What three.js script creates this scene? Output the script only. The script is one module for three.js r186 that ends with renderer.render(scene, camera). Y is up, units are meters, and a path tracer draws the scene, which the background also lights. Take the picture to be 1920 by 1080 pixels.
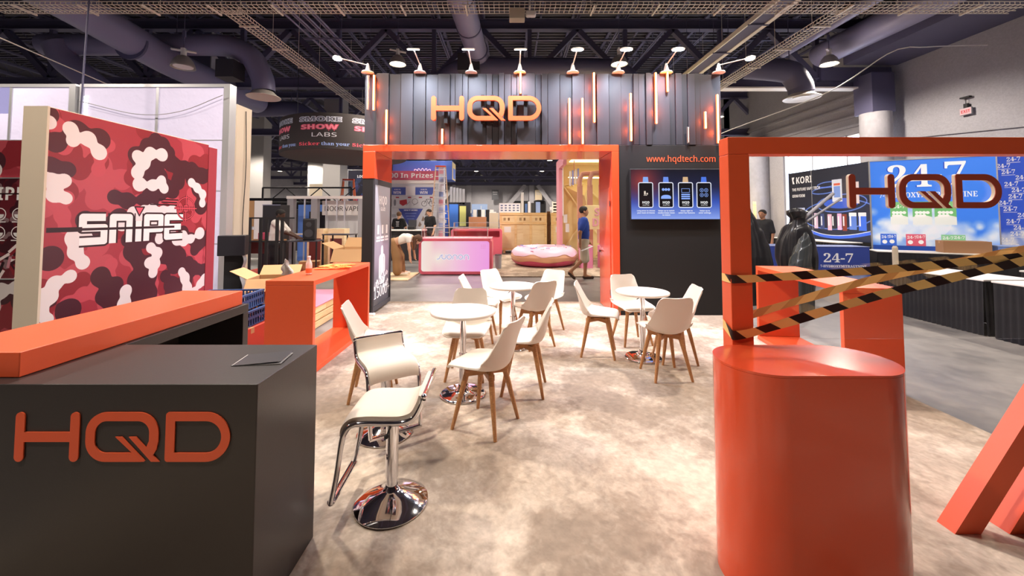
import * as THREE from 'three';
import { mergeGeometries, toCreasedNormals } from 'three/addons/utils/BufferGeometryUtils.js';
import { RoundedBoxGeometry } from 'three/addons/geometries/RoundedBoxGeometry.js';
import { RectAreaLightUniformsLib } from 'three/addons/lights/RectAreaLightUniformsLib.js';
import { TextGeometry } from 'three/addons/geometries/TextGeometry.js';
import { FontLoader } from 'three/addons/loaders/FontLoader.js';

// ------------------------------------------------------------------ camera, sky, exposure
const scene = new THREE.Scene();
const camera = new THREE.PerspectiveCamera(2 * Math.atan(540 / 750) * 180 / Math.PI, 16 / 9, 0.05, 200);
camera.position.set(0, 1.58, 0);
camera.rotation.set(2.5 * Math.PI / 180, 0, 0);
camera.setViewOffset(1920, 1080, 5, 167, 1920, 1080);       // lens shifted down, as the phone's correction did
scene.background = new THREE.Color(0xdfe9ff);                 // overcast daylight seen only through the windows
scene.backgroundIntensity = 5;
const renderer = new THREE.WebGLRenderer({ antialias: true });
renderer.toneMapping = THREE.LinearToneMapping;
renderer.toneMappingExposure = 1.24;
renderer.shadowMap.enabled = true;
RectAreaLightUniformsLib.init();
const HIGHBAY = 74, HIGHBAY_COLOR = 0xfff0e0, ARM = 14, ARM_COLOR = 0xe4ecff;
const fontSans = await new FontLoader().loadAsync('fonts/droid/droid_sans_regular.typeface.json');
const fontBold = await new FontLoader().loadAsync('fonts/droid/droid_sans_bold.typeface.json');

// ------------------------------------------------------------------ helpers
const V = (x, y, z) => new THREE.Vector3(x, y, z);
const R = d => d * Math.PI / 180;
let seed = 1;
const rnd = (a = 0, b = 1) => { seed = (seed * 1664525 + 1013904223) >>> 0; return a + (b - a) * seed / 4294967296; };
const used = {};
function numbered(n) { if (!(n in used)) { used[n] = 0; return n; } used[n]++; return n + '_' + String(used[n]).padStart(3, '0'); }
function clean(g) {
  if (g.index) g = g.toNonIndexed();
  for (const k of Object.keys(g.attributes)) if (!['position', 'normal', 'uv', 'color'].includes(k)) g.deleteAttribute(k);
  if (!g.attributes.normal) g.computeVertexNormals();
  if (!g.attributes.uv) g.setAttribute('uv', new THREE.BufferAttribute(new Float32Array(g.attributes.position.count * 2), 2));
  g.morphAttributes = {};
  return g;
}
function uvm(g, s = 1) {                                    // uv in metres, by the way each face points
  g = clean(g);
  const p = g.attributes.position, n = g.attributes.normal, uv = g.attributes.uv;
  for (let i = 0; i < p.count; i++) {
    const ax = Math.abs(n.getX(i)), ay = Math.abs(n.getY(i)), az = Math.abs(n.getZ(i));
    if (ay >= ax && ay >= az) uv.setXY(i, p.getX(i) * s, p.getZ(i) * s);
    else if (ax >= az) uv.setXY(i, p.getZ(i) * s, p.getY(i) * s);
    else uv.setXY(i, p.getX(i) * s, p.getY(i) * s);
  }
  return g;
}
const J = (...gs) => { gs = gs.flat(9).filter(Boolean).map(clean); return gs.length === 1 ? gs[0] : mergeGeometries(gs); };
const box = (w, h, d, x = 0, y = 0, z = 0) => uvm(new THREE.BoxGeometry(w, h, d).translate(x, y, z));
const span = (x0, x1, y0, y1, z0, z1) => box(Math.abs(x1 - x0), Math.abs(y1 - y0), Math.abs(z1 - z0), (x0 + x1) / 2, (y0 + y1) / 2, (z0 + z1) / 2);
const rbox = (w, h, d, x = 0, y = 0, z = 0, r = 0.006, s = 2) => uvm(new RoundedBoxGeometry(w, h, d, s, Math.min(r, w / 2.01, h / 2.01, d / 2.01)).translate(x, y, z));
const rspan = (x0, x1, y0, y1, z0, z1, r = 0.006, s = 2) => rbox(Math.abs(x1 - x0), Math.abs(y1 - y0), Math.abs(z1 - z0), (x0 + x1) / 2, (y0 + y1) / 2, (z0 + z1) / 2, r, s);
const cyl = (r0, r1, h, x = 0, y = 0, z = 0, s = 24, open = false) => clean(new THREE.CylinderGeometry(r0, r1, h, s, 1, open).translate(x, y, z));
const ball = (r, x = 0, y = 0, z = 0, s = 16) => clean(new THREE.SphereGeometry(r, s, Math.max(6, s >> 1)).translate(x, y, z));
const UPV = V(0, 1, 0);
function rod(a, b, r, r2 = r, s = 8) {
  const d = b.clone().sub(a), L = d.length(), g = new THREE.CylinderGeometry(r2, r, L, s);
  g.applyQuaternion(new THREE.Quaternion().setFromUnitVectors(UPV, d.normalize()));
  return clean(g.translate((a.x + b.x) / 2, (a.y + b.y) / 2, (a.z + b.z) / 2));
}
function beam(a, b, w, h) {                                  // square bar between two points
  const d = b.clone().sub(a), L = d.length(), g = new THREE.BoxGeometry(w, h, L);
  const m = new THREE.Matrix4().lookAt(b, a, Math.abs(d.y) > 0.99 * L ? V(0, 0, 1) : UPV);
  return uvm(g.applyMatrix4(m).translate((a.x + b.x) / 2, (a.y + b.y) / 2, (a.z + b.z) / 2));
}
const tube = (pts, r, seg = 40, rs = 8, closed = false, tension = 0.5) => clean(new THREE.TubeGeometry(new THREE.CatmullRomCurve3(pts, closed, 'catmullrom', tension), seg, r, rs, closed));
const lathe = (pts, s = 32) => clean(new THREE.LatheGeometry(pts.map(p => new THREE.Vector2(...p)), s));
const ext = (shape, depth, bevel = 0, cs = 12) => clean(new THREE.ExtrudeGeometry(shape, { depth, bevelEnabled: bevel > 0, bevelThickness: bevel, bevelSize: bevel, bevelSegments: 2, curveSegments: cs }));
function poly(pts, holes = []) {
  const s = new THREE.Shape(); pts.forEach((p, i) => i ? s.lineTo(...p) : s.moveTo(...p)); s.closePath();
  for (const h of holes) { const q = new THREE.Path(); h.forEach((p, i) => i ? q.lineTo(...p) : q.moveTo(...p)); q.closePath(); s.holes.push(q); }
  return s;
}
function rrect(s, x, y, w, h, r, rev = false) {
  r = Math.min(r, w / 2 - 1e-4, h / 2 - 1e-4);
  if (!rev) { s.moveTo(x + r, y); s.lineTo(x + w - r, y); s.absarc(x + w - r, y + r, r, -Math.PI / 2, 0); s.lineTo(x + w, y + h - r); s.absarc(x + w - r, y + h - r, r, 0, Math.PI / 2); s.lineTo(x + r, y + h); s.absarc(x + r, y + h - r, r, Math.PI / 2, Math.PI); s.lineTo(x, y + r); s.absarc(x + r, y + r, r, Math.PI, Math.PI * 1.5); }
  return s;
}
function obj(name, gs, m, parent) {
  const o = new THREE.Mesh(Array.isArray(gs) ? J(gs) : clean(gs), m);
  o.name = parent ? name : numbered(name); o.castShadow = o.receiveShadow = true;
  (parent || scene).add(o); return o;
}
function thing(name, label, category, pos = [0, 0, 0], ry = 0, group) {
  const o = new THREE.Group(); o.name = numbered(name); o.position.set(...pos); o.rotation.y = ry;
  o.userData = { label, category }; if (group) o.userData.group = group; scene.add(o); return o;
}
function tag(o, label, category, group) { o.userData = { ...o.userData, label, category }; if (group) o.userData.group = group; return o; }
function one(name, label, category, gs, m, group) { return tag(obj(name, gs, m), label, category, group); }
function struct(name, gs, m) { const o = obj(name, gs, m); o.userData.kind = 'structure'; return o; }
function dup(t, pos, ry, label, group) { const o = t.clone(); o.name = numbered(t.name.replace(/_\d{3}$/, '')); o.userData = { ...t.userData }; o.position.set(...pos); o.rotation.set(0, ry, 0); if (label) o.userData.label = label; if (group) o.userData.group = group; for (const l of o.children) if (l.isSpotLight) l.target = o.children.find(c => c.type === 'Object3D'); scene.add(o); return o; }

// ------------------------------------------------------------------ textures
function vnoise(per) {                                        // tiling value noise
  const t = new Float32Array(per * per).map(() => rnd());
  return (x, y) => {
    x *= per; y *= per; const xi = Math.floor(x), yi = Math.floor(y); let fx = x - xi, fy = y - yi;
    fx = fx * fx * (3 - 2 * fx); fy = fy * fy * (3 - 2 * fy);
    const g = (i, j) => t[((j % per + per) % per) * per + ((i % per + per) % per)];
    return (g(xi, yi) * (1 - fx) + g(xi + 1, yi) * fx) * (1 - fy) + (g(xi, yi + 1) * (1 - fx) + g(xi + 1, yi + 1) * fx) * fy;
  };
}
function fbm(base, oct, keep = 0.55) { const ns = []; for (let i = 0; i < oct; i++) ns.push(vnoise(base << i)); return (x, y) => { let s = 0, a = 0.5, t = 0; for (const n of ns) { s += a * n(x, y); t += a; a *= keep; } return s / t; }; }
function texData(n, fn, srgb = true, rep = 1, rep2 = rep) {   // fn(u, v) gives [r, g, b] 0..1 or a grey
  const d = new Uint8Array(n * n * 4);
  for (let j = 0; j < n; j++) for (let i = 0; i < n; i++) { let c = fn(i / n, j / n); if (!Array.isArray(c)) c = [c, c, c]; const k = (j * n + i) * 4; for (let q = 0; q < 3; q++) d[k + q] = Math.max(0, Math.min(255, c[q] * 255)); d[k + 3] = 255; }
  const t = new THREE.DataTexture(d, n, n); t.wrapS = t.wrapT = THREE.RepeatWrapping; t.magFilter = THREE.LinearFilter; t.minFilter = THREE.LinearMipmapLinearFilter; t.generateMipmaps = true;
  if (srgb) t.colorSpace = THREE.SRGBColorSpace; t.repeat.set(rep, rep2); t.needsUpdate = true; return t;
}
function canvas(w, h, draw) { const c = document.createElement('canvas'); c.width = w; c.height = h; const g = c.getContext('2d'); draw(g, w, h); const t = new THREE.CanvasTexture(c); t.colorSpace = THREE.SRGBColorSpace; t.magFilter = THREE.LinearFilter; t.anisotropy = 8; return t; }
const mix = (a, b, t) => a.map((v, i) => v + (b[i] - v) * t);
const S = (color, roughness = 0.6, metalness = 0, more = {}) => new THREE.MeshStandardMaterial({ color, roughness, metalness, ...more });
const glow = (color, k, more = {}) => new THREE.MeshStandardMaterial({ color: 0x222222, emissive: color, emissiveIntensity: k, roughness: 0.5, ...more });

const nA = fbm(4, 6), nB = fbm(8, 6), nC = fbm(64, 3), nD = fbm(3, 5), nE = fbm(5, 7, 0.72);
const carpetTex = texData(1024, (u, v) => { const a = nE(u + 0.05 * nB(v, u), v + 0.16 * nA(u, v)), c = nC(u, v); const t = Math.max(0, Math.min(1, (a - 0.37) * 3.3)); return mix([0.605, 0.545, 0.48], [0.815, 0.76, 0.69], t).map(x => x * (0.9 + 0.2 * c)); }, true, 0.42);
const carpetBump = texData(1024, (u, v) => 0.5 * nE(u, v) + 0.5 * nC(u, v), false, 0.42);
const concTex = texData(1024, (u, v) => { const a = nD(u, v), b = nB(u, v), c = nC(u, v); const t = 0.55 * a + 0.3 * b + 0.15 * c; return mix([0.34, 0.335, 0.34], [0.62, 0.6, 0.575], Math.max(0, Math.min(1, (t - 0.3) * 2.4))); }, true, 0.2);
const concRough = texData(512, (u, v) => { const g = 0.26 + 0.22 * nB(u, v) + 0.08 * nC(u, v); return [g, g, g]; }, false, 0.2);
const plasterTex = texData(512, (u, v) => { const g = 0.86 + 0.1 * nC(u, v) + 0.05 * nA(u, v); return [g, g, g]; }, true, 0.5);
const grain = texData(256, (u, v) => 0.5 + 0.5 * nC(u, v), false, 3);
const woodFn = (c0, c1) => (u, v) => { const w = nB(u * 0.15, v) + 0.5 * nC(u * 0.1, v); return mix(c0, c1, Math.max(0, Math.min(1, (w - 0.4) * 1.3))); };
const pineTex = texData(512, woodFn([0.86, 0.71, 0.49], [0.97, 0.87, 0.69]), true, 1);
const beechTex = texData(256, woodFn([0.62, 0.43, 0.26], [0.8, 0.6, 0.4]), true, 3);
const plyTex = texData(512, woodFn([0.89, 0.78, 0.6], [0.96, 0.89, 0.75]), true, 0.8);

// ------------------------------------------------------------------ materials
const M = {
  carpet: new THREE.MeshStandardMaterial({ map: carpetTex, bumpMap: carpetBump, bumpScale: 0.006, roughness: 0.97 }),
  concrete: new THREE.MeshStandardMaterial({ map: concTex, roughnessMap: concRough, roughness: 1 }),
  orange: new THREE.MeshPhysicalMaterial({ color: 0xe86037, roughness: 0.36, bumpMap: grain, bumpScale: 0.0002, specularIntensity: 0.9 }),
  orangeGloss: new THREE.MeshPhysicalMaterial({ color: 0xe55430, roughness: 0.2, clearcoat: 0.5, clearcoatRoughness: 0.1 }),
  black: S(0x332e2d, 0.4, 0, { bumpMap: grain, bumpScale: 0.0003 }),
  blackMatte: S(0x141110, 0.8),
  plank: S(0x38373d, 0.5, 0, { bumpMap: grain, bumpScale: 0.0003 }),
  plank2: S(0x302f34, 0.55, 0, { bumpMap: grain, bumpScale: 0.0003 }),
  shell: S(0xddd3c6, 0.42), cushion: S(0xdfd2c2, 0.55, 0, { bumpMap: grain, bumpScale: 0.0004 }),
  beech: new THREE.MeshStandardMaterial({ map: beechTex, roughness: 0.5 }),
  chrome: S(0xe6e6ea, 0.06, 1), steel: S(0x9a9aa0, 0.3, 1), alu: S(0xd6d8dd, 0.35, 0.7),
  white: S(0xf1efec, 0.45), whiteGloss: S(0xe4dbcf, 0.25), grey: S(0x9b9ba1, 0.6), darkgrey: S(0x3c3c42, 0.6),
  dark: S(0x15151a, 0.6), navySteel: S(0x575672, 0.6), deck: S(0x4b4a57, 0.65), duct: S(0x8786a6, 0.45, 0.1), ductDark: S(0x5c5b79, 0.55),
  tray: S(0xf0e8dc, 0.45), hallwall: new THREE.MeshStandardMaterial({ map: plasterTex, color: 0xb4b3ba, roughness: 0.9 }),
  beige: S(0xd6c9b4, 0.8), card: S(0xb58c60, 0.85, 0, { bumpMap: grain, bumpScale: 0.0006 }), card2: S(0xc69c6d, 0.85), cardDark: S(0x8a6745, 0.9),
  pine: new THREE.MeshStandardMaterial({ map: pineTex, roughness: 0.7 }), ply: new THREE.MeshStandardMaterial({ map: plyTex, roughness: 0.7 }),
  pink: S(0xe0657a, 0.4), pinkPale: S(0xf0a5b4, 0.5), glass: new THREE.MeshPhysicalMaterial({ color: 0xffffff, roughness: 0.02, transmission: 1, thickness: 0, ior: 1.45 }),
  drape: S(0x15151c, 0.95), paper: S(0xe9e9ea, 0.7), skin: S(0xc98f6c, 0.6), skinDark: S(0x6b4430, 0.6), hair: S(0x1c1512, 0.7), hairBrown: S(0x5a3c28, 0.7),
  red: S(0xe2432c, 0.8), lampOn: glow(0xfff1d8, 14), lampShell: S(0xb9b4ac, 0.35, 0.4),
};
// ------------------------------------------------------------------ hall shell
struct('floor', span(-30, 13.3, -0.3, 0, 11.3, -60.3), M.concrete);
struct('wall_left', span(-30.3, -30, -0.3, 9.4, 11.3, -60.3), M.hallwall);
struct('wall_back', span(-30, 13, 0, 9.05, 11, 11.3), M.hallwall);
{ // far wall: pale below, dark steel band above, with raking braces and notices
  const w = struct('wall_front', [span(-30, 13, 0, 9.05, -60, -60.3)], M.hallwall);
  obj('steel_band', [span(-30, 13, 6.2, 9.05, -59.6, -60)], M.deck, w);
  for (const [x0, x1] of [[-2.6, 2.4], [8.4, 4.2], [-13, -8], [-19, -15]]) obj('brace', beam(V(x0, 0.3, -59.2), V(x1, 6.2, -59.2), 0.6, 0.6), M.hallwall, w);
  for (const x of [3.3, 11, -6, -17]) obj('pilaster', span(x - 0.35, x + 0.35, 0, 6.2, -59.5, -60), M.hallwall, w);
  obj('dark_opening', span(0.5, 5.4, 0.2, 3.9, -59.8, -60), M.dark, w);
}
{ // right wall with two tall windows beyond the round column
  const w = struct('wall_right', [span(13, 13.3, 0, 9.4, 11.3, -13.6), span(13, 13.3, 0, 1.0, -13.6, -24), span(13, 13.3, 4.7, 9.4, -13.6, -24), span(13, 13.3, 1.0, 4.7, -18.9, -21.4), span(13, 13.3, 0, 9.4, -23.4, -60.3), span(13, 13.3, 1.0, 4.7, -23.39, -24)], M.hallwall);
  for (const y of [4.95, 5.3, 5.7, 6.1]) obj('cladding_rail', span(12.93, 13, y, y + 0.09, -13.5, -30), M.hallwall, w);
  obj('conduit', [rod(V(12.97, 3.8, -9.5), V(12.97, 4.15, -13.2), 0.015)], M.grey, w);
  for (const [i, a, b] of [[1, 13.6, 18.9], [2, 21.4, 23.4]]) {
    const f = []; f.push(span(13.05, 13.15, 1.0, 1.08, -a, -b), span(13.05, 13.15, 4.62, 4.7, -a, -b), span(13.05, 13.15, 1, 4.7, -a, -a - 0.07), span(13.05, 13.15, 1, 4.7, -b + 0.07, -b));
    const n = i === 1 ? 3 : 1; for (let k = 1; k < n; k++) { const d = a + (b - a) * k / n; f.push(span(13.05, 13.15, 1, 4.7, -d + 0.03, -d - 0.03)); }
    const o = struct('window_' + i, f, M.alu);
    for (let k = 0; k < n; k++) { const d0 = a + (b - a) * k / n, d1 = a + (b - a) * (k + 1) / n; obj('pane', span(13.095, 13.1, 1.08, 4.62, -d0 - 0.035, -d1 + 0.035), M.glass, o); }
  }
  struct('trim_1', [span(11.2, 13, 6.65, 7.5, 4, -13.2), span(10.6, 13, 6.2, 6.65, -13.4, -14.6)], M.navySteel);     // soffit along the wall
  const c = struct('round_column', [cyl(0.42, 0.42, 5.0, 12.2, 2.5, -13.2, 40)], M.hallwall); obj('steel_head', span(11.85, 12.6, 5.0, 6.3, -12.9, -13.6), M.navySteel, c);
  struct('round_column', [cyl(0.62, 0.62, 5.4, 12.6, 2.7, -20.4, 40)], M.hallwall);
}
// square hall columns
for (const [x0, x1, d0, d1, top] of [[-10.3, -9.35, 22, 23, 9.05], [-17.9, -17.0, 27.5, 28.4, 9.05], [-17.2, -15.9, 34, 36, 9.05], [-26, -25, 22, 23, 9.05]]) struct('square_column', span(x0, x1, 0, top, -d0, -d1), S(0xacaaa9, 0.85));
{ const c = struct('square_column', span(-13.6, -11.7, 0, 9.05, -15.4, -17), M.navySteel); obj('grey_face', span(-11.7, -11.66, 0, 9.05, -15.4, -17), M.grey, c); }

// ------------------------------------------------------------------ ceiling: ribbed deck, joists, trusses
{
  const ce = struct('ceiling', span(-30.3, 13.3, 9.05, 9.35, 11.3, -60.3), M.deck);
  const ribs = []; for (let d = 4; d < 45; d += 0.26) ribs.push(span(-24, 13, 8.99, 9.05, -d, -d - 0.1));
  obj('deck_rib', ribs, M.deck, ce).userData.kind = 'stuff';
  for (let x = -29; x < 12.5; x += 1.65) {
    const g = [span(x - 0.06, x - 0.01, 8.36, 8.41, 0, -59.9), span(x + 0.02, x + 0.07, 8.36, 8.41, 0, -59.9), span(x - 0.05, x + 0.05, 8.9, 8.98, 0, -59.9)];
    for (let d = 7; d < 40; d += 1.1) g.push(beam(V(x, 8.4, -d), V(x, 8.93, -d - 0.55), 0.025, 0.025), beam(V(x, 8.93, -d - 0.55), V(x, 8.4, -d - 1.1), 0.025, 0.025));
    obj('joist', g, M.navySteel, ce);
  }
  for (const d of [13.6, 21.6, 30, 38.5, 47, 55.5]) {
    const g = [span(-30, 13, 8.34, 8.37, -d + 0.13, -d - 0.13), span(-30, 13, 8.02, 8.05, -d + 0.13, -d - 0.13), span(-30, 13, 8.05, 8.34, -d + 0.01, -d - 0.01), span(-30, 13, 5.98, 6.01, -d + 0.13, -d - 0.13), span(-30, 13, 6.01, 6.3, -d + 0.01, -d - 0.01), span(-30, 13, 6.3, 6.33, -d + 0.13, -d - 0.13)];
    for (let x = -29; x < 12; x += 3.3) { g.push(beam(V(x, 6.3, -d), V(x + 1.65, 8.05, -d), 0.18, 0.18), beam(V(x + 1.65, 8.05, -d), V(x + 3.3, 6.3, -d), 0.18, 0.18), beam(V(x, 6.3, -d), V(x, 8.05, -d), 0.14, 0.14)); }
    struct('roof_truss', g, M.navySteel);
  }
  struct('trim_2', span(6.6, 11.9, 5.93, 5.98, -13.4, -13.75), M.tray);
  const pipes = ce;
  for (const [d, h, r] of [[11.2, 8.45, 0.035], [12.4, 8.4, 0.03], [17, 8.45, 0.04], [26, 8.5, 0.04], [15.2, 8.4, 0.05]]) obj('sprinkler_pipe', rod(V(-28, h, -d), V(12.9, h, -d), r), M.ductDark, pipes);
  for (const [x, h] of [[-7.4, 8.5], [4.8, 8.5], [9.6, 8.5], [-14, 8.5], [1.1, 8.55]]) obj('sprinkler_pipe', rod(V(x, h, -6), V(x, h, -45), 0.035), M.ductDark, pipes);
}
// ducts
function duct(label, pts, r, m = M.duct, extra = []) {
  const t = thing('air_duct', label, 'duct');
  const g = [tube(pts.map(p => V(...p)), r, Math.max(30, pts.length * 14), 22, false, 0.35)];
  obj('duct_pipe', g, m, t);
  for (const [p, n] of extra) { const a = V(...p), q = V(...n).normalize().multiplyScalar(0.03); obj('band', rod(a.clone().sub(q), a.clone().add(q), r * 1.05, r * 1.05, 28), M.ductDark, t); }
  for (const q of [pts[0], pts[Math.floor(pts.length / 2)]]) obj('strap_hanger', rod(V(q[0], q[1] + r * 0.9, q[2]), V(q[0], 9.05, q[2]), 0.012), M.ductDark, t);
  return t;
}
function branch(t, pts, r, m) { obj('branch_pipe', tube(pts.map(p => V(...p)), r, pts.length * 14, 22, false, 0.35), m, t); return t; }
function diffuser(t, x, y, d, r) { obj('diffuser', lathe([[r * 0.72, 0.16], [r, 0.05], [r * 1.25, 0], [r * 1.22, -0.02], [r * 0.9, 0.02], [r * 0.85, 0.0], [r * 0.6, 0.03], [r * 0.55, 0], [0.01, 0.03]], 36).translate(x, y, -d), M.tray, t); }
{
  const t1 = duct('grey round duct with black bands over the slatted header', [[-1.25, 6.85, -6.5], [-1.2, 6.85, -9], [-1.1, 6.85, -11.5], [-1.0, 6.75, -13], [-0.95, 6.0, -13.6], [-0.95, 5.2, -13.7]], 0.33, M.duct, [[[-1.19, 6.85, -9.4], [0, 0, 1]], [[-1.13, 6.85, -10.9], [0, 0, 1]], [[-1.02, 6.83, -12.4], [0, 0, 1]]]);
  const t2 = branch(t1, [[-2.3, 5.7, -13.1], [-2.1, 6.2, -13.05], [-1.5, 6.5, -13], [0, 6.52, -13], [2.6, 6.5, -13], [3.6, 6.4, -13], [4.2, 5.9, -13.1], [4.25, 5.2, -13.2]], 0.29, M.ductDark);
  obj('damper_box', box(0.7, 0.55, 0.5, -1.3, 6.5, -12.75), M.darkgrey, t2);
  const t3 = duct('long sloping grey duct with side branches above the pale lightbox walls', [[-9.6, 6.35, -6.5], [-9.65, 6.25, -8.5], [-9.75, 6, -11.5], [-9.8, 6, -15.4]], 0.4, M.duct, [[[-9.72, 6.02, -10.1], [0, 0, 1]]]);
  const t4 = branch(t3, [[-13.5, 6.55, -11.4], [-11, 6.55, -11.4], [-9, 6.55, -11.4], [-8.1, 6.5, -11.4], [-7.5, 6.2, -11.45], [-7.2, 5.6, -11.5], [-7.15, 5.2, -11.5]], 0.3, M.duct);
  obj('damper_box', box(0.5, 0.5, 0.5, -8.0, 5.75, -11.3), M.darkgrey, t4); diffuser(t4, -7.15, 5.05, 11.5, 0.36);
  branch(t3, [[-12.9, 6.5, -11.2], [-12.7, 6.0, -11.3], [-11.9, 5.2, -11.6], [-11.6, 4.7, -11.7], [-11.6, 4.3, -11.7]], 0.33, M.duct);
  const t6 = duct('dark elbow duct with round diffuser beside the pale column', [[7.35, 6.22, -12.3], [7.8, 6.15, -12.2], [8.6, 6.0, -12.1], [8.9, 5.6, -12.1], [8.95, 5.35, -12.1]], 0.34, M.ductDark); diffuser(t6, 8.95, 5.2, 12.1, 0.4);
  duct('fat duct hung along the grey hall wall', [[10.6, 7.0, -4], [10.6, 7.0, -9], [10.5, 7.0, -13.3]], 0.38, M.duct);
  duct('thin pipe duct hung beside the wall soffit', [[9.25, 7.1, -4], [9.25, 7.1, -9], [9.25, 7.1, -13.3]], 0.16, M.duct);
  const t9 = duct('far dark duct seen above the sand crates', [[-6, 6.9, -34], [0, 6.9, -34], [6, 6.9, -34]], 0.5, M.ductDark);
  duct('far dark duct bending down near the hall braces', [[-4.6, 6.9, -30.8], [-3.6, 6.6, -30.8], [-3.2, 5.6, -30.8]], 0.42, M.ductDark);
  duct('dark duct passing behind the round hanging sign', [[-11.4, 5.9, -16], [-10, 5.9, -16], [-8.6, 5.9, -16], [-7.9, 5.4, -16], [-7.8, 5.0, -16]], 0.3, M.ductDark);
}
// wire mesh cable trays
function tray(label, a, b, w, up, extra = []) {
  const t = thing('cable_tray', label, 'cable tray');
  const d = b.clone().sub(a), L = d.length(), u = d.clone().normalize(), s = V(0, 1, 0).cross(u).normalize(), g = [];
  for (const k of [-0.5, -0.17, 0.17, 0.5]) g.push(beam(a.clone().addScaledVector(s, k * w), b.clone().addScaledVector(s, k * w), 0.012, 0.012));
  for (const k of [-0.5, 0.5]) g.push(beam(a.clone().addScaledVector(s, k * w).add(V(0, up, 0)), b.clone().addScaledVector(s, k * w).add(V(0, up, 0)), 0.012, 0.012));
  obj('long_wire', g, M.tray, t);
  const r = [];
  for (let q = 0; q < L; q += 0.1) { const c = a.clone().addScaledVector(u, q), p = c.clone().addScaledVector(s, -w / 2), e = c.clone().addScaledVector(s, w / 2); r.push(beam(p, e, 0.01, 0.01), beam(p, p.clone().add(V(0, up, 0)), 0.01, 0.01), beam(e, e.clone().add(V(0, up, 0)), 0.01, 0.01)); }
  obj('cross_wire', r, M.tray, t).userData.kind = 'stuff';
  for (let q = 0.6; q < L; q += 1.25) { const c = a.clone().addScaledVector(u, q); obj('bracket', [beam(c.clone().addScaledVector(s, -w * 0.62).add(V(0, -0.02, 0)), c.clone().addScaledVector(s, w * 0.62).add(V(0, -0.02, 0)), 0.03, 0.03), rod(c.clone().addScaledVector(s, w * 0.6), c.clone().addScaledVector(s, w * 0.6).add(V(0, 8.34 - c.y, 0)), 0.006, 0.006, 5)], M.tray, t); }
  return t;
}
const tr1 = tray('wire cable tray spanning the whole hall crosswise overhead', V(-10.2, 5.68, -7.75), V(10.1, 5.68, -7.75), 0.34, 0.06);
obj('junction_box', [rbox(0.3, 0.2, 0.2, 0.15, 5.5, -7.65, 0.01)], M.beige, tr1); obj('sensor', [rbox(0.2, 0.1, 0.14, 0.42, 5.53, -7.65, 0.03)], M.white, tr1);
tray('wire cable tray running away beside the conduit bundle', V(-5.85, 5.86, -8.2), V(-5.85, 5.86, -34), 0.34, 0.08);
tray('wire cable tray running away beside the pale channel', V(7.0, 5.86, -8.2), V(7.0, 5.86, -27), 0.34, 0.08);
{ const t = thing('conduit_bundle', 'bundle of grey conduits running along the roof', 'conduit'); for (let k = 0; k < 7; k++) obj('conduit', rod(V(-5.3 + k * 0.12, 6.35 + (k % 2) * 0.05, -6.5), V(-5.3 + k * 0.12, 6.35 + (k % 2) * 0.05, -13.3), 0.022, 0.022, 6), M.duct, t); for (const d of [8.4, 10.4, 12.6]) obj('hanger', [span(-5.45, -4.45, 6.28, 6.31, -d, -d - 0.05), rod(V(-5.45, 6.3, -d), V(-5.45, 8.34, -d), 0.008), rod(V(-4.45, 6.3, -d), V(-4.45, 8.34, -d), 0.008)], M.ductDark, t); }
{ const t = thing('lighting_channel', 'pale metal channel tray hung under the dark roof', 'channel'); obj('channel_base', [span(5.9, 6.25, 6.3, 6.33, -6, -20)], M.navySteel, t); obj('side_rail', span(5.86, 5.9, 6.28, 6.4, -6, -20), M.tray, t); obj('side_rail', span(6.25, 6.36, 6.28, 6.36, -6, -20), M.tray, t); for (const d of [8, 9.6, 11.3, 13]) obj('hanger', [rod(V(5.88, 6.35, -d), V(5.88, 8.34, -d), 0.008), rod(V(6.3, 6.35, -d), V(6.3, 8.34, -d), 0.008), span(5.86, 6.36, 6.26, 6.29, -d, -d - 0.04)], M.ductDark, t); }
one('hanging_cable', 'thin dark cable hanging from roof over the camouflage wall', 'cable', tube([V(-7.5, 8.34, -7), V(-7.5, 6.5, -7), V(-7.55, 4.6, -7), V(-7.6, 2.7, -7)], 0.014, 20, 6), M.ductDark);
one('guy_wire', 'thin pale guy wire sloping under the roof', 'cable', rod(V(-10.2, 5.2, -7.4), V(-9.2, 4.35, -11.5), 0.012), M.tray);
one('guy_wire', 'long white cable slung along the hall wall', 'cable', tube([V(12.9, 6.2, -10.6), V(10.4, 5.8, -9.8), V(9.7, 5.75, -10), V(8.8, 5.0, -11), V(7.2, 4.4, -13), V(6.6, 4.1, -14)], 0.014, 40, 6), M.white);

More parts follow.
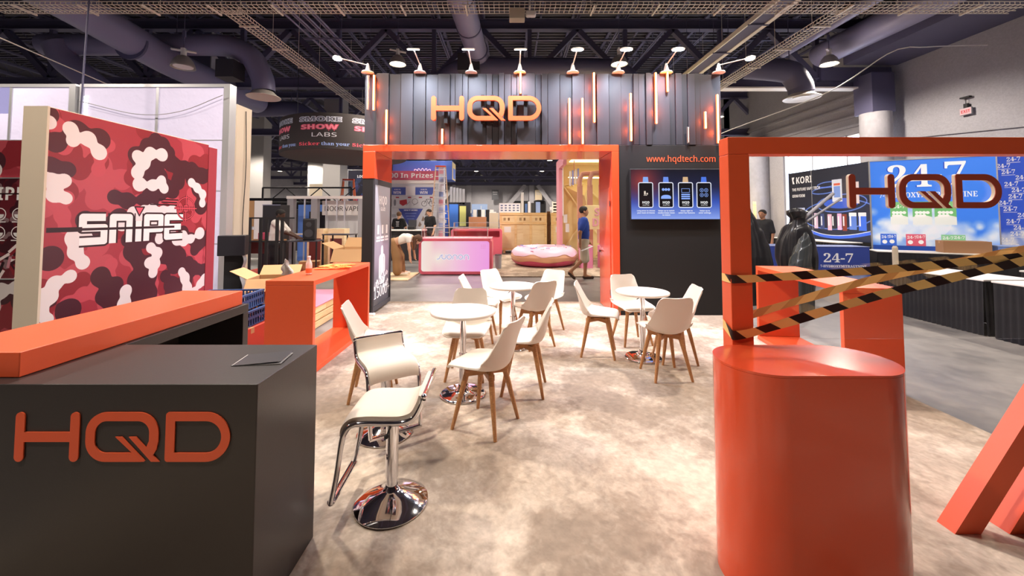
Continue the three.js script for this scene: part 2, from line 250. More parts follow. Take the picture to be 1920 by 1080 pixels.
// ------------------------------------------------------------------ high bay lamps
function highbay(lit, drop = 9.05 - 6.2) {
  const t = thing('high_bay_lamp', lit ? 'white bell-shaped high bay lamp glowing under the dark roof' : 'unlit bell-shaped high bay lamp hanging over the camouflage wall', 'ceiling lamp', [0, 0, 0], 0, lit ? 'lit high bay lamps in rows' : undefined);
  obj('reflector', lathe([[0.05, 0.3], [0.12, 0.27], [0.2, 0.17], [0.245, 0.05], [0.255, 0], [0.24, 0.005], [0.19, 0.15], [0.1, 0.24], [0.01, 0.25]], 28), M.lampShell, t);
  obj('ballast', [cyl(0.055, 0.065, 0.14, 0, 0.36, 0, 16)], M.white, t);
  obj('sensor_bar', [rbox(0.5, 0.045, 0.07, 0, 0.42, 0, 0.015).rotateY(0.5), box(0.08, 0.1, 0.1, 0, 0.43, 0)], M.white, t);
  obj('hanger', [rod(V(0, 0.45, 0), V(0, 0.8, 0), 0.012), box(0.07, 0.16, 0.04, 0, 0.84, 0), rod(V(0, 0.9, 0), V(0, drop - 0.005, 0), 0.008)], M.ductDark, t);
  obj('lens', [cyl(0.2, 0.2, 0.02, 0, 0.03, 0, 28)], lit ? M.lampOn : M.white, t);
  if (lit) { const l = new THREE.SpotLight(HIGHBAY_COLOR, HIGHBAY, 0, R(82), 0.3, 2); l.position.set(0, -0.05, 0); l.target.position.set(0, -3, 0); l.shadow.radius = 9; l.castShadow = true; t.add(l, l.target); }
  return t;
}
const bay = highbay(true); bay.position.set(-3.4, 6.2, -12); const bayLabel = bay.userData.label;
bay.userData.label = bayLabel; highbay(false, 9.05 - 5.2).position.set(-7.95, 5.2, -9.6);
for (const d of [0.2, 5.2, 12, 18.5, 25.5, 33, 41, 49, 56]) for (const x of [-23.6, -16.9, -10.2, -3.4, 3.35, 9.75]) {
  if ((d === 12 && (x === -3.4 || x === -10.2)) || (d < 13 && x < -17) || (d < 6 && x < -11) || (d < 1 && x !== -3.4)) continue;
  dup(bay, [x, 6.2, -d], 0.4 * x + d, d === 12 ? (x < -11 ? 'lit high bay lamp over the pale lightbox walls' : x < 5 ? 'lit high bay lamp behind the arm floodlights over the screen wall' : 'lit high bay lamp beside the round diffuser near the grey hall wall') : undefined);
}
// ------------------------------------------------------------------ the booth
struct('booth_carpet', span(-2.42, 3.48, 0, 0.012, 3, -7.45), M.carpet);

function logoLetters() {                                      // three letter outlines, one unit tall, 4.445 wide
  const arc = (cx, cy, r, a0, a1, n = 10) => Array.from({ length: n + 1 }, (_, i) => { const a = R(a0 + (a1 - a0) * i / n); return [cx + r * Math.cos(a), cy + r * Math.sin(a)]; });
  const H = poly([...arc(0.095, 0.095, 0.095, 180, 360), [0.19, 0.4], [1.135, 0.4], ...arc(1.23, 0.095, 0.095, 180, 360), ...arc(1.23, 0.905, 0.095, 0, 180), [1.135, 0.6], [0.19, 0.6], ...arc(0.095, 0.905, 0.095, 0, 180)]);
  const Q = poly([[2.62, 0], ...arc(1.88, 0.42, 0.42, 270, 180), ...arc(1.88, 0.58, 0.42, 180, 90), ...arc(2.545, 0.58, 0.42, 90, 0), [2.965, 0.42], [2.93, 0.24], [2.86, 0.12], [2.71, 0.26], [2.775, 0.42], ...arc(2.535, 0.58, 0.24, 0, 90), ...arc(1.89, 0.58, 0.24, 90, 180), ...arc(1.89, 0.42, 0.24, 180, 270), [2.44, 0.18]]);
  const q1 = poly([[2.07, 0.5], [2.21, 0.5], [2.7, 0.02], [2.68, 0], [2.52, 0], [2.44, 0.17]]), q2 = poly([[2.35, 0.5], [2.5, 0.5], [3.0, 0], [2.83, 0]]);
  const D = poly([[3.17, 0], [3.945, 0], ...arc(3.945, 0.5, 0.5, -90, 90, 20), [3.17, 1], ...arc(3.17, 0.94, 0.06, 90, 180, 4), ...arc(3.17, 0.06, 0.06, 180, 270, 4)], [[[3.3, 0.18], [3.3, 0.82], ...arc(3.945, 0.5, 0.32, 90, -90, 16)]]);
  return [[H], [Q, q1, q2], [D]];
}
const LETTERS = logoLetters();
function logo(label, h, depth, pos, ry, m, mSide, standoff) {
  const t = thing('logo_letters', label, 'sign', pos, ry);
  for (const shapes of LETTERS) {
    const l = obj('letter', shapes.map((s, i) => ext(s, depth / h - (i ? 0.004 : 0)).scale(h, h, h)), mSide || m, t);
    if (mSide) obj('face', shapes.map((s, i) => ext(s, 0.02 - (i ? 0.004 : 0)).scale(h, h, h).translate(0, 0, depth)), m, l);
  }
  if (standoff) for (const x of [0.5, 1.0, 2.0, 2.4, 3.3, 3.75]) obj('bracket', span(x * h, x * h + 0.055, -0.035, h + (x < 1.5 ? -0.24 : 0.035), -standoff + 0.012, -0.001), M.blackMatte, t);
  return t;
}
// header wall of dark upright planks over the portal and the black wall
const ZW = -6.42;
{
  const w = thing('header_wall', 'dark header wall of upright planks above the orange portal', 'booth wall');
  obj('core', [span(-2.36, 3.45, 2.735, 3.9, ZW - 0.06, ZW - 0.95)], M.blackMatte, w);
  seed = 77; const seq = [0.2, 0.2, 0.197, 0.2, 0.2, 0.2, 0.2, 0.085, 0.115, 0.09, 0.3, 0.095, 0.105, 0.09, 0.115, 0.09, 0.3, 0.1, 0.1]; let x = -2.36, i = 0;
  while (x < 3.44) { let wd = Math.min(seq[i % seq.length], 3.45 - x); if (3.45 - x - wd < 0.05) wd = 3.45 - x; const dz = [0, 0.03, 0.012, 0.04, 0.02][i % 5]; obj('plank', rspan(x + 0.003, x + wd - 0.003, 2.735, 3.9 + (i % 3 === 1 ? 0.012 : 0), ZW - 0.055, ZW - 0.03 + dz, 0.004, 1), i % 2 ? M.plank : M.plank2, w); x += wd; i++; }
  const lw = thing('black_wall', 'tall black wall holding the screen beside the portal', 'booth wall');
  obj('wall_panel', rspan(1.77, 3.45, 0.012, 2.73, ZW, ZW - 0.9, 0.006), M.blackMatte, lw);
  obj('web_address', new TextGeometry('www.hqdtech.com', { font: fontSans, size: 0.1, depth: 0.004, curveSegments: 4 }).scale(0.965, 0.98, 1).translate(2.21, 2.46, ZW), S(0xe8623a, 0.5), lw);
  // portal
  const p = thing('portal_frame', 'glossy orange portal frame around the walkway', 'portal');
  obj('lintel', rspan(-2.36, 1.765, 2.63, 2.733, ZW + 0.01, ZW - 0.93, 0.005), M.orangeGloss, p);
  obj('left_return', rspan(-2.36, -2.165, 2.19, 2.629, ZW + 0.01, ZW - 0.93, 0.005), M.orangeGloss, p);
  obj('post', rspan(1.652, 1.765, 0.012, 2.629, ZW + 0.01, ZW - 0.93, 0.005), M.orangeGloss, p);
  const dr = obj('door_leaf', rspan(1.64, 1.652, 0.03, 2.05, ZW - 0.12, ZW - 0.86, 0.004), M.orangeGloss, p);
  obj('handle', [cyl(0.022, 0.022, 0.03, 0, 0, 0, 14).rotateZ(R(90)).translate(1.625, 0.96, ZW - 0.8), rod(V(1.6, 0.96, ZW - 0.8), V(1.6, 0.96, ZW - 0.7), 0.009)], M.steel, dr);
  for (const y of [0.3, 1.75]) obj('hinge', span(1.634, 1.641, y, y + 0.09, ZW - 0.1, ZW - 0.13), M.steel, dr);
  // poster pillar
  const pl = thing('poster_pillar', 'black pillar with a lit grey poster facing the walkway', 'poster');
  obj('pillar', rspan(-2.36, -2.19, 0.05, 2.189, ZW + 0.005, ZW - 0.93, 0.004), M.blackMatte, pl);
  obj('poster_frame', [span(-2.19, -2.165, 0.05, 2.189, ZW, ZW - 0.035), span(-2.19, -2.165, 0.05, 2.189, ZW - 0.895, ZW - 0.93), span(-2.19, -2.165, 0.05, 0.13, ZW - 0.035, ZW - 0.895), span(-2.19, -2.165, 2.1, 2.189, ZW - 0.035, ZW - 0.895)], M.darkgrey, pl);
  const tex = canvas(512, 1184, (g, W, H) => {
    const gr = g.createLinearGradient(0, 0, 0, H); gr.addColorStop(0, '#b4b5bd'); gr.addColorStop(0.45, '#8b8c96'); gr.addColorStop(0.8, '#64656e'); gr.addColorStop(1, '#3b3c43'); g.fillStyle = gr; g.fillRect(0, 0, W, H);
    g.fillStyle = '#fff'; g.textAlign = 'center'; g.font = 'bold 120px sans-serif'; g.fillText('HQD', 270, 190); g.font = 'bold 50px sans-serif'; g.fillText('GLAZE', 270, 255);
    for (const x of [130, 265, 400]) { g.fillRect(x - 26, 400, 52, 90); g.fillRect(x - 48, 515, 96, 22); g.fillRect(x - 56, 548, 112, 16); }
    g.fillRect(196, 400, 6, 150); g.fillRect(330, 400, 6, 150);
    g.fillStyle = '#f4f3f1'; g.beginPath(); g.roundRect(225, 610, 66, 120, 30); g.fill(); g.beginPath(); g.roundRect(165, 700, 190, 300, 50); g.fill(); g.fillStyle = '#77777f'; g.fillRect(195, 730, 14, 240); g.fillRect(305, 730, 14, 240); g.fillStyle = '#dcd9d4'; g.fillRect(226, 720, 64, 270);
    for (let k = 0; k < 90; k++) { seed = k * 977 + 5; g.fillStyle = k % 2 ? '#e9e9ec' : '#8d8e96'; const x = 40 + rnd() * 430, y = 900 + rnd() * 130, r = 10 + rnd() * 36; g.beginPath(); g.moveTo(x - r, y + r * 0.3); g.lineTo(x - r * 0.2, y - r * 0.7); g.lineTo(x + r * 0.8, y - r * 0.1); g.lineTo(x + r * 0.3, y + r * 0.6); g.fill(); }
    g.fillStyle = '#fff'; g.font = '150px serif'; g.fillText('15000+', 270, 1120);
  });
  obj('poster_print', new THREE.PlaneGeometry(0.86, 1.97).rotateY(Math.PI / 2).translate(-2.18, 1.115, ZW - 0.465), new THREE.MeshStandardMaterial({ map: tex, emissive: 0xffffff, emissiveMap: tex, emissiveIntensity: 0.18, roughness: 0.3 }), pl);
  obj('white_foot', [rspan(-2.3, -2.13, 0.012, 0.05, ZW + 0.06, ZW - 0.02, 0.01)], M.white, pl);
}
logo('raised orange logo letters on the dark plank header', 0.394, 0.05, [-1.244, 3.105, ZW + 0.075], 0, M.orange, null, 0.07);
// screen
{
  const t = thing('wall_screen', 'wide screen showing four pocket devices on the black wall', 'screen');
  obj('bezel', rspan(1.93, 3.365, 1.525, 2.34, ZW + 0.045, ZW + 0.001, 0.006), M.dark, t);
  const tex = canvas(1024, 576, (g, W, H) => {
    const gr = g.createLinearGradient(0, 0, 0, H); gr.addColorStop(0, '#161624'); gr.addColorStop(0.35, '#232748'); gr.addColorStop(0.65, '#3b57b8'); gr.addColorStop(1, '#8fa9f2'); g.fillStyle = gr; g.fillRect(0, 0, W, H);
    const rg = g.createRadialGradient(130, 130, 10, 130, 130, 320); rg.addColorStop(0, 'rgba(190,70,60,.8)'); rg.addColorStop(1, 'rgba(120,40,60,0)'); g.fillStyle = rg; g.fillRect(0, 0, W, H);
    [[170, '#8ab0f5'], [405, '#6f93ee'], [632, '#d9b48a'], [845, '#4f7ae8']].forEach(([x, c], i) => {
      g.fillStyle = c; g.beginPath(); g.moveTo(x - 28, 85); g.lineTo(x + 28, 85); g.lineTo(x + 34, 150); g.lineTo(x - 34, 150); g.fill();
      g.fillStyle = '#0e0e14'; g.strokeStyle = '#eef1ff'; g.lineWidth = 10; g.beginPath(); g.roundRect(x - 82, 152, 164, 288, 18); g.fill(); g.stroke();
      g.strokeStyle = g.fillStyle = '#8fb2ff'; g.lineWidth = 5;
      if (i === 0) { g.fillStyle = '#e8d8c8'; g.fillRect(x - 20, 250, 20, 40); g.fillRect(x + 8, 272, 18, 18); g.fillRect(x - 24, 296, 40, 6); }
      if (i === 1) { for (const k of [-32, 0, 32]) { g.beginPath(); g.arc(x + k, 232, 16, 0, 7); g.fill(); } g.beginPath(); g.ellipse(x, 318, 56, 24, 0, Math.PI, 0); g.fill(); g.fillRect(x - 58, 318, 116, 22); }
      if (i === 2) { g.strokeRect(x - 46, 222, 92, 44); for (const k of [0, 1, 2]) g.fillRect(x - 50, 282 + k * 24, 100, 16); }
      if (i === 3) for (const [a, b] of [[-26, 240], [26, 240], [-26, 296], [26, 296]]) { g.beginPath(); g.arc(x + a, b, 20, 0, 7); g.stroke(); g.fillRect(x + a - 5, b - 8, 10, 16); }
      g.fillStyle = '#fff'; g.textAlign = 'center'; g.font = 'bold 40px sans-serif'; g.fillText('HQD', x, 396); g.font = 'bold 15px sans-serif'; g.fillText('GLAZE PRO', x, 418);
    });
    g.fillStyle = '#fff'; g.font = 'bold 21px sans-serif'; g.textAlign = 'center';
    [['Long press to choose', 'your main UI theme'], ['Swipe up to switch', 'modes/swipe down', 'to return'], ['Swipe right to', 'select fun features'], ['Swipe up to', 'enter settings']].forEach((ls, i) => ls.forEach((l, k) => g.fillText(l, [170, 405, 640, 850][i], 486 + k * 25)));
  });
  obj('display', new THREE.PlaneGeometry(1.41, 0.79).translate(2.648, 1.932, ZW + 0.0465), new THREE.MeshStandardMaterial({ color: 0x0a0a0a, emissive: 0xffffff, emissiveMap: tex, emissiveIntensity: 0.78, roughness: 0.25 }), t);
  const l = new THREE.RectAreaLight(0x8fa0ff, 0.3, 1.41, 0.79); l.position.set(2.648, 1.932, ZW + 0.06); l.rotation.y = Math.PI; t.add(l);
}
// LED tubes on the planks
const tubeOn = glow(0xffa25e, 12), tubeEdge = glow(0xff5a12, 2.2);
const ledTubes = [[-2.19, 3.28, 3.88], [-1.98, 2.73, 3.31], [-1.08, 2.73, 3.0], [0.18, 3.55, 3.92], [0.97, 2.73, 3.5], [1.18, 2.73, 3.5], [1.37, 3.08, 3.92], [1.96, 2.78, 3.58], [2.37, 3.06, 3.92], [2.56, 3.58, 3.92], [3.16, 2.98, 3.28], [3.36, 2.745, 3.56]];
function ledTube(x, y0, y1, lit, lb) {
  const h = y1 - y0 - 0.02, t = thing('led_tube', lit ? lb : (x < 0 ? 'unlit thin tube at the header edge above the poster pillar' : 'unlit thin tube on the header above the web address'), 'light tube', [x, y0 + 0.01, ZW + 0.03], 0, lit ? 'glowing tubes on the header' : undefined);
  obj('channel', [rspan(-0.021, 0.021, 0, h, -0.012, 0.004, 0.006)], lit ? tubeEdge : M.steel, t);
  obj('glow_strip', [clean(new THREE.CapsuleGeometry(lit ? 0.013 : 0.006, h - 0.03, 4, 10)).translate(0, h / 2, 0.014)], lit ? tubeOn : M.beige, t);
  if (lit) { const n = h > 0.5 ? 2 : 1; for (let k = 0; k < n; k++) { const l = new THREE.PointLight(0xff5a14, 0.85 * h / n); l.position.set(0, h * (k + 0.5) / n, 0.06); l.castShadow = true; l.shadow.radius = 1; t.add(l); } }
}
const tubeLabels = ['long glowing tube high at the header end over the poster pillar', 'glowing tube reaching down to the orange return over the poster pillar', 'short glowing tube directly below the first raised letter', 'glowing tube hanging from the header top above the last raised letter', 'glowing tube on the lintel, first of two alike after the raised letters', 'glowing tube on the lintel, second of two alike after the raised letters', 'long glowing tube from the header top above the portal post', 'long glowing tube mid header above the start of the web address', 'longest glowing tube from the header top above the screen', 'short glowing tube from the header top beside a longer one', 'shortest glowing tube floating mid header above the end of the web address', 'glowing tube at the header end next to the orange gateway post'];
ledTubes.forEach(([a, b, c], i) => ledTube(a, b, c, true, tubeLabels[i]));
ledTube(-2.29, 3.28, 3.88, false); ledTube(2.88, 2.745, 3.03, false);
// arm floodlights along the top of the header
function armLamp(label, x, yaw, hx, group) {
  const t = thing('arm_floodlight', label, 'floodlight', [x, 3.905, ZW + 0.02], yaw, group);
  obj('clamp', [cyl(0.09, 0.1, 0.018, 0, 0.012, 0, 22), lathe([[0.035, 0.02], [0.04, 0.06], [0.022, 0.13], [0.012, 0.16]], 14)], M.white, t);
  obj('arm', rod(V(0, 0.13, 0), V(0, 0.2, 0.42), 0.009), M.white, t);
  const tilt = R(hx), lp = g => g.rotateX(tilt).translate(0, 0.2, 0.46);
  const hd = obj('lamp_head', [lp(lathe([[0.001, 0.014], [0.085, 0.012], [0.1, 0.004], [0.1, -0.006], [0.092, -0.01], [0.001, -0.01]], 28).scale(1, 1, 0.75))], M.white, t);
  obj('lens', [lp(cyl(0.088, 0.088, 0.006, 0, -0.012, 0, 28).scale(1, 1, 0.75))], glow(0xf2f6ff, 20), hd);
  const l = new THREE.SpotLight(ARM_COLOR, ARM, 0, R(75), 0.8, 2); l.position.set(0, 0.165, 0.455); l.target.position.set(0, -2.6, 0.3); l.shadow.radius = 3; l.castShadow = true; t.add(l, l.target);
}
[-1.45, -0.62, 0.17, 1.03, 1.77, 2.55].forEach((x, i) => armLamp(['first', 'second', 'third', 'fourth', 'fifth', 'sixth'][i] + ' forward arm floodlight on the header counted from the poster pillar', x, 0, i < 3 ? 22 : 6, 'arm floodlights on the header'));
armLamp('white arm floodlight reaching out past the header end by the poster pillar', -2.3, R(-75), 0);
armLamp('white arm floodlight reaching out past the header end above the screen', 3.4, R(75), 0);

// left counter, its black arm and the orange bar
{
  const t = thing('reception_counter', 'black reception counter with logo letters on its front', 'counter');
  obj('counter_body', rspan(-2.42, -0.96, 0.012, 0.94, -1.555, -2.03, 0.004), M.black, t);
  const a = obj('side_arm', [rspan(-2.42, -1.92, 0.88, 0.94, -2.031, -2.98, 0.004), rspan(-2.42, -1.92, 0.012, 0.88, -2.92, -2.98, 0.004), span(-2.42, -2.38, 0.012, 0.88, -2.031, -2.92), span(-2.38, -1.92, 0.012, 0.05, -2.031, -2.92)], M.black, t);
  one('counter_bar', 'thick orange bar top lying along the black counter', 'counter top', [rspan(-2.38, -1.945, 0.941, 1.04, -1.615, -2.945, 0.004)], M.orange);
  const lf = thing('leaflet', 'dark folded leaflet lying on the black counter', 'leaflet', [-1.1, 0.941, -1.82], R(8));
  obj('cover', [rbox(0.2, 0.002, 0.14, 0, 0.006, 0, 0.001, 1).rotateZ(R(3))], S(0x35343a, 0.4), lf); obj('page', [rbox(0.198, 0.002, 0.138, 0, 0.001, 0, 0.001, 1)], M.paper, lf);
}
logo('orange logo letters on the black counter front', 0.183, 0.004, [-1.87, 0.655, -1.554], 0, M.orange);
// tunnel tables
function tunnelTable(label, pos, ry, open) {                  // local: x 0..w away from the open side, length along -z
  const t = thing('tunnel_table', label, 'table', pos, ry), w = 0.48, L = 1.6, h = 0.93, e = 0.05;
  obj('table_top', rspan(0, w, h - e, h, 0, -L, 0.004), M.orange, t);
  obj('end_panel', rspan(0, w, e + 0.0005, h - e - 0.0005, 0, -e, 0.004), M.orange, t);
  obj('end_panel', rspan(0, w, e + 0.0005, h - e - 0.0005, -L + e, -L, 0.004), M.orange, t);
  obj('bottom_slab', rspan(0, w, 0, e, 0, -L, 0.004), M.orange, t);
  return t;
}
tunnelTable('open orange tunnel table carrying a drink bottle', [-2.42, 0.012, -4.0], 0);
tunnelTable('open orange tunnel table behind the striped tape', [2.99, 0.012, -3.62], R(-7));
{ const t = thing('drink_bottle', 'small clear drink bottle with white cap on the orange table', 'bottle', [-2.2, 0.943, -4.42]);
  obj('bottle_body', lathe([[0.001, 0], [0.03, 0], [0.033, 0.01], [0.033, 0.1], [0.03, 0.13], [0.015, 0.165], [0.014, 0.18]], 20), S(0xe8d9d0, 0.15), t); obj('drink', cyl(0.0335, 0.0335, 0.05, 0, 0.045, 0, 20), S(0xe57b4a, 0.4), t); obj('cap', cyl(0.017, 0.017, 0.022, 0, 0.19, 0, 16), M.white, t); }
{ seed = 9; const t = thing('orange_strap', 'crumpled orange tape strap on the table top', 'strap', [-2.13, 0.946, -4.95]); for (let k = 0; k < 5; k++) { const p = []; for (let i = 0; i < 7; i++) p.push(V(rnd(-0.2, 0.2), 0.01 + rnd(0, 0.045), rnd(-0.16, 0.16))); obj('loop', tube(p, 0.013, 40, 6).scale(1, 0.6, 1), S(0xf0a04a, 0.5), t); } }
// right frame: podium, post, beam, raking legs, acrylic sheet with letters
{
  const t = thing('rounded_podium', 'orange podium with rounded ends under the frame post', 'podium', [0, 0.012, 0]);
  const s = rrect(new THREE.Shape(), 0.94, 1.635, 0.76, 0.39, 0.19);
  obj('podium_body', toCreasedNormals(ext(s, 0.917, 0, 24).rotateX(-Math.PI / 2), 0.5), M.orangeGloss, t);
  const lid = obj('podium_top', toCreasedNormals(ext(s, 0.01, 0, 24).rotateX(-Math.PI / 2).translate(0, 0.918, 0), 0.5), M.orangeGloss, t);
  const f = thing('orange_gateway', 'tall orange frame with raking legs behind the podium', 'frame');
  obj('post', rspan(1.127, 1.237, 0.012, 1.9, -2.05, -2.14, 0.004), M.orange, f);
  obj('beam', rspan(1.127, 3.85, 1.901, 1.99, -2.05, -2.14, 0.004), M.orange, f);
  for (const x of [2.2, 2.47]) { const q = 0.7 * 1.888; obj('raking_leg', ext(poly([[x, 0], [x + 0.13, 0], [x + 0.13 + q, 1.888], [x + q, 1.888]]), 0.085).translate(0, 0.012, -2.13), M.orange, f); }
  obj('acrylic_sheet', ext(poly([[1.238, 0.95], [2.84, 0.95], [3.51, 1.899], [1.238, 1.899]]), 0.004).translate(0, 0, -2.094), M.glass, f);
  const wh = logo('brown-red logo letters hanging inside the orange frame', 0.178, 0.016, [1.763, 1.622, -2.089], 0, S(0xb04a36, 0.5), S(0xd9cdbb, 0.5));
}
// hazard tape
{
  const tape = canvas(512, 64, (g, W, H) => { g.fillStyle = '#f7cf82'; g.fillRect(0, 0, W, H); g.fillStyle = '#2a1414'; for (let x = -1; x < 4; x++) { g.beginPath(); g.moveTo(x * 128 + 20, 0); g.lineTo(x * 128 + 78, 0); g.lineTo(x * 128 + 118, H); g.lineTo(x * 128 + 60, H); g.fill(); } });
  tape.wrapS = THREE.RepeatWrapping; const mt = new THREE.MeshStandardMaterial({ map: tape, roughness: 0.4, side: THREE.DoubleSide });
  const tape2 = canvas(512, 64, (g, W, H) => { g.fillStyle = '#efc880'; g.fillRect(0, 0, W, H); g.fillStyle = '#cf9c58'; for (let x = -1; x < 4; x++) { g.beginPath(); g.moveTo(x * 128 + 60, 0); g.lineTo(x * 128 + 118, 0); g.lineTo(x * 128 + 78, H); g.lineTo(x * 128 + 20, H); g.fill(); } });
  tape2.wrapS = THREE.RepeatWrapping; const mt2 = new THREE.MeshStandardMaterial({ map: tape2, roughness: 0.4, side: THREE.DoubleSide });
  function strip(label, pts, w, m, tilt = 0) {
    const c = new THREE.CatmullRomCurve3(pts.map(p => V(...p)), false, 'catmullrom', 0.2), n = 90, pos = [], uv = [], idx = [], L = c.getLength(), pl = c.getSpacedPoints(n);
    for (const e of [0, 0.0012]) for (let i = 0; i <= n; i++) { const p = pl[i], ww = w * (1 + 0.06 * Math.sin(i * 0.4)); const a = tilt + 0.12 * Math.sin(i * 0.23); pos.push(p.x, p.y - ww / 2 * Math.cos(a), p.z + e - ww / 2 * Math.sin(a), p.x, p.y + ww / 2 * Math.cos(a), p.z + e + ww / 2 * Math.sin(a)); uv.push(i / n * L / 0.72, 0, i / n * L / 0.72, 1); }
    for (let s = 0; s < 2; s++) for (let i = 0; i < n; i++) { const b = s * (n + 1) * 2 + i * 2; idx.push(b, b + 2, b + 1, b + 1, b + 2, b + 3); }
    const g = new THREE.BufferGeometry(); g.setAttribute('position', new THREE.Float32BufferAttribute(pos, 3)); g.setAttribute('uv', new THREE.Float32BufferAttribute(uv, 2)); g.setIndex(idx); g.computeVertexNormals();
    return one('hazard_tape', label, 'tape', g, m);
  }
  strip('black and yellow hazard tape stretched highest across the frame', [[1.123, 1.262, -2.13], [1.123, 1.262, -2.06], [1.13, 1.262, -2.044], [1.24, 1.265, -2.044], [1.9, 1.31, -2.046], [2.64, 1.378, -2.046], [3.12, 1.43, -2.046]], 0.04, mt);
  strip('black and yellow hazard tape rising from the podium across the frame', [[1.123, 1.02, -2.13], [1.123, 0.99, -2.06], [1.13, 0.98, -2.042], [1.24, 1.0, -2.042], [1.9, 1.19, -2.042], [2.64, 1.36, -2.042], [3.1, 1.445, -2.042]], 0.045, mt);
  strip('pale back side of hazard tape passing behind the post', [[1.24, 1.045, -2.15], [1.9, 1.235, -2.1495], [2.64, 1.385, -2.147], [3.14, 1.47, -2.147]], 0.042, mt2);
}
// ------------------------------------------------------------------ chairs, tables, stools
function grid(fn, nu, nv, th) {                               // closed sheet of thickness th along its normal; fn(u -1..1, v 0..1)
  const P = [], N = [], pos = [], idx = [];
  for (let j = 0; j <= nv; j++) for (let i = 0; i <= nu; i++) P.push(fn(-1 + 2 * i / nu, j / nv));
  const at = (i, j) => P[Math.max(0, Math.min(nv, j)) * (nu + 1) + Math.max(0, Math.min(nu, i))];
  for (let j = 0; j <= nv; j++) for (let i = 0; i <= nu; i++) N.push(at(i, j + 1).clone().sub(at(i, j - 1)).cross(at(i + 1, j).clone().sub(at(i - 1, j))).normalize());
  const n = P.length;
  for (let k = 0; k < n; k++) pos.push(P[k].x, P[k].y, P[k].z);
  for (let k = 0; k < n; k++) { const q = P[k].clone().addScaledVector(N[k], -th); pos.push(q.x, q.y, q.z); }
  const id = (i, j) => j * (nu + 1) + i;
  for (let j = 0; j < nv; j++) for (let i = 0; i < nu; i++) { const a = id(i, j), b = id(i + 1, j), c = id(i + 1, j + 1), d = id(i, j + 1); idx.push(a, d, b, b, d, c, n + a, n + b, n + d, n + b, n + c, n + d); }
  const rim = []; for (let i = 0; i < nu; i++) rim.push([id(i, 0), id(i + 1, 0)]); for (let j = 0; j < nv; j++) rim.push([id(nu, j), id(nu, j + 1)]); for (let i = nu; i > 0; i--) rim.push([id(i, nv), id(i - 1, nv)]); for (let j = nv; j > 0; j--) rim.push([id(0, j), id(0, j - 1)]);
  for (const [a, b] of rim) idx.push(a, b, n + a, b, n + b, n + a);
  const g = new THREE.BufferGeometry(); g.setAttribute('position', new THREE.Float32BufferAttribute(pos, 3)); g.setIndex(idx);
  return clean(toCreasedNormals(g, 0.9));
}
const curve = pts => { const c = new THREE.CatmullRomCurve3(pts.map(p => V(p[1], p[0], p[2] || 0)), false, 'centripetal'); return t => c.getPoint(t); };   // y in x, z in y
function makeChair() {
  const t = thing('shell_chair', 'cream shell chair with wooden legs', 'chair', [0, 0.012, 0]);
  const prof = curve([[0.225, 0.425], [0.2, 0.446], [0.12, 0.447], [0, 0.435], [-0.1, 0.428], [-0.165, 0.45], [-0.2, 0.52], [-0.222, 0.62], [-0.245, 0.72], [-0.268, 0.8]]);
  const hw = curve([[0, 0.16], [0.06, 0.2], [0.2, 0.225], [0.4, 0.24], [0.55, 0.238], [0.7, 0.215], [0.85, 0.188], [0.96, 0.172], [1, 0.15]]);
  const wing = curve([[0, 0.004], [0.2, 0.02], [0.4, 0.06], [0.52, 0.105], [0.62, 0.1], [0.78, 0.05], [0.9, 0.02], [1, 0.012]]);
  const lerpT = (f, v) => { let lo = 0, hi = 1; for (let k = 0; k < 18; k++) { const m = (lo + hi) / 2; f(m).y < v ? lo = m : hi = m; } return f((lo + hi) / 2).x; };
  const rows = {}; const at = v => rows[v] || (rows[v] = (() => { const a = prof(v), b = prof(Math.min(1, v + 0.01)), c = prof(Math.max(0, v - 0.01)), dy = b.x - c.x, dz = b.y - c.y, L = Math.hypot(dy, dz); return { y: a.x, z: a.y, ny: -dz / L, nz: dy / L, w: lerpT(hw, v), k: lerpT(wing, v) }; })());
  const surf = (u, v) => { const r = at(v), e = Math.abs(u), top = v > 0.9 ? (v - 0.9) * 10 : 0, o = r.k * e ** 2.2; return V(u * r.w * (1 - 0.03 * e ** 6), r.y + r.ny * o - top * (0.03 * e ** 8 - 0.014 * e ** 2), r.z + r.nz * o); };
  obj('shell', grid(surf, 20, 40, 0.011), M.shell, t);
  const cs = (u, v) => { const vv = 0.05 + v * 0.43, r = at(Math.round(vv * 400) / 400), e = Math.abs(u), w = r.w * 0.9 * (v > 0.85 ? 1 - (v - 0.85) * 0.9 : v < 0.1 ? 0.8 + v * 2 : 1), o = r.k * e ** 2.2 * 0.8; const puff = 0.02 * (1 - e ** 6) * Math.min(1, v * 10, (1 - v) * 10) + 0.004; return V(u * w, r.y + r.ny * (o + puff), r.z + r.nz * (o + puff)); };
  obj('cushion', grid(cs, 16, 22, 0.01), M.cushion, t);
  const cr = []; for (const s of [-1, 1]) cr.push(beam(V(-0.115 * s, 0.398, -0.115), V(0.115 * s, 0.398, 0.115), 0.045, 0.04)); cr.push(cyl(0.085, 0.085, 0.02, 0, 0.415, 0, 20));
  obj('leg_cross', cr, M.beech, t);
  for (const [sx, sz] of [[1, 1], [-1, 1], [1, -1], [-1, -1]]) obj('leg', [rod(V(0.1 * sx, 0.42, 0.1 * sz), V(0.12 * sx, 0.32, 0.12 * sz), 0.021, 0.021, 12), rod(V(0.182 * sx, 0, 0.182 * sz), V(0.12 * sx, 0.325, 0.12 * sz), 0.0125, 0.021, 12), ball(0.021, 0.1 * sx, 0.42, 0.1 * sz, 12)], M.beech, t);
  return t;
}
const chair0 = makeChair(); let first = true;
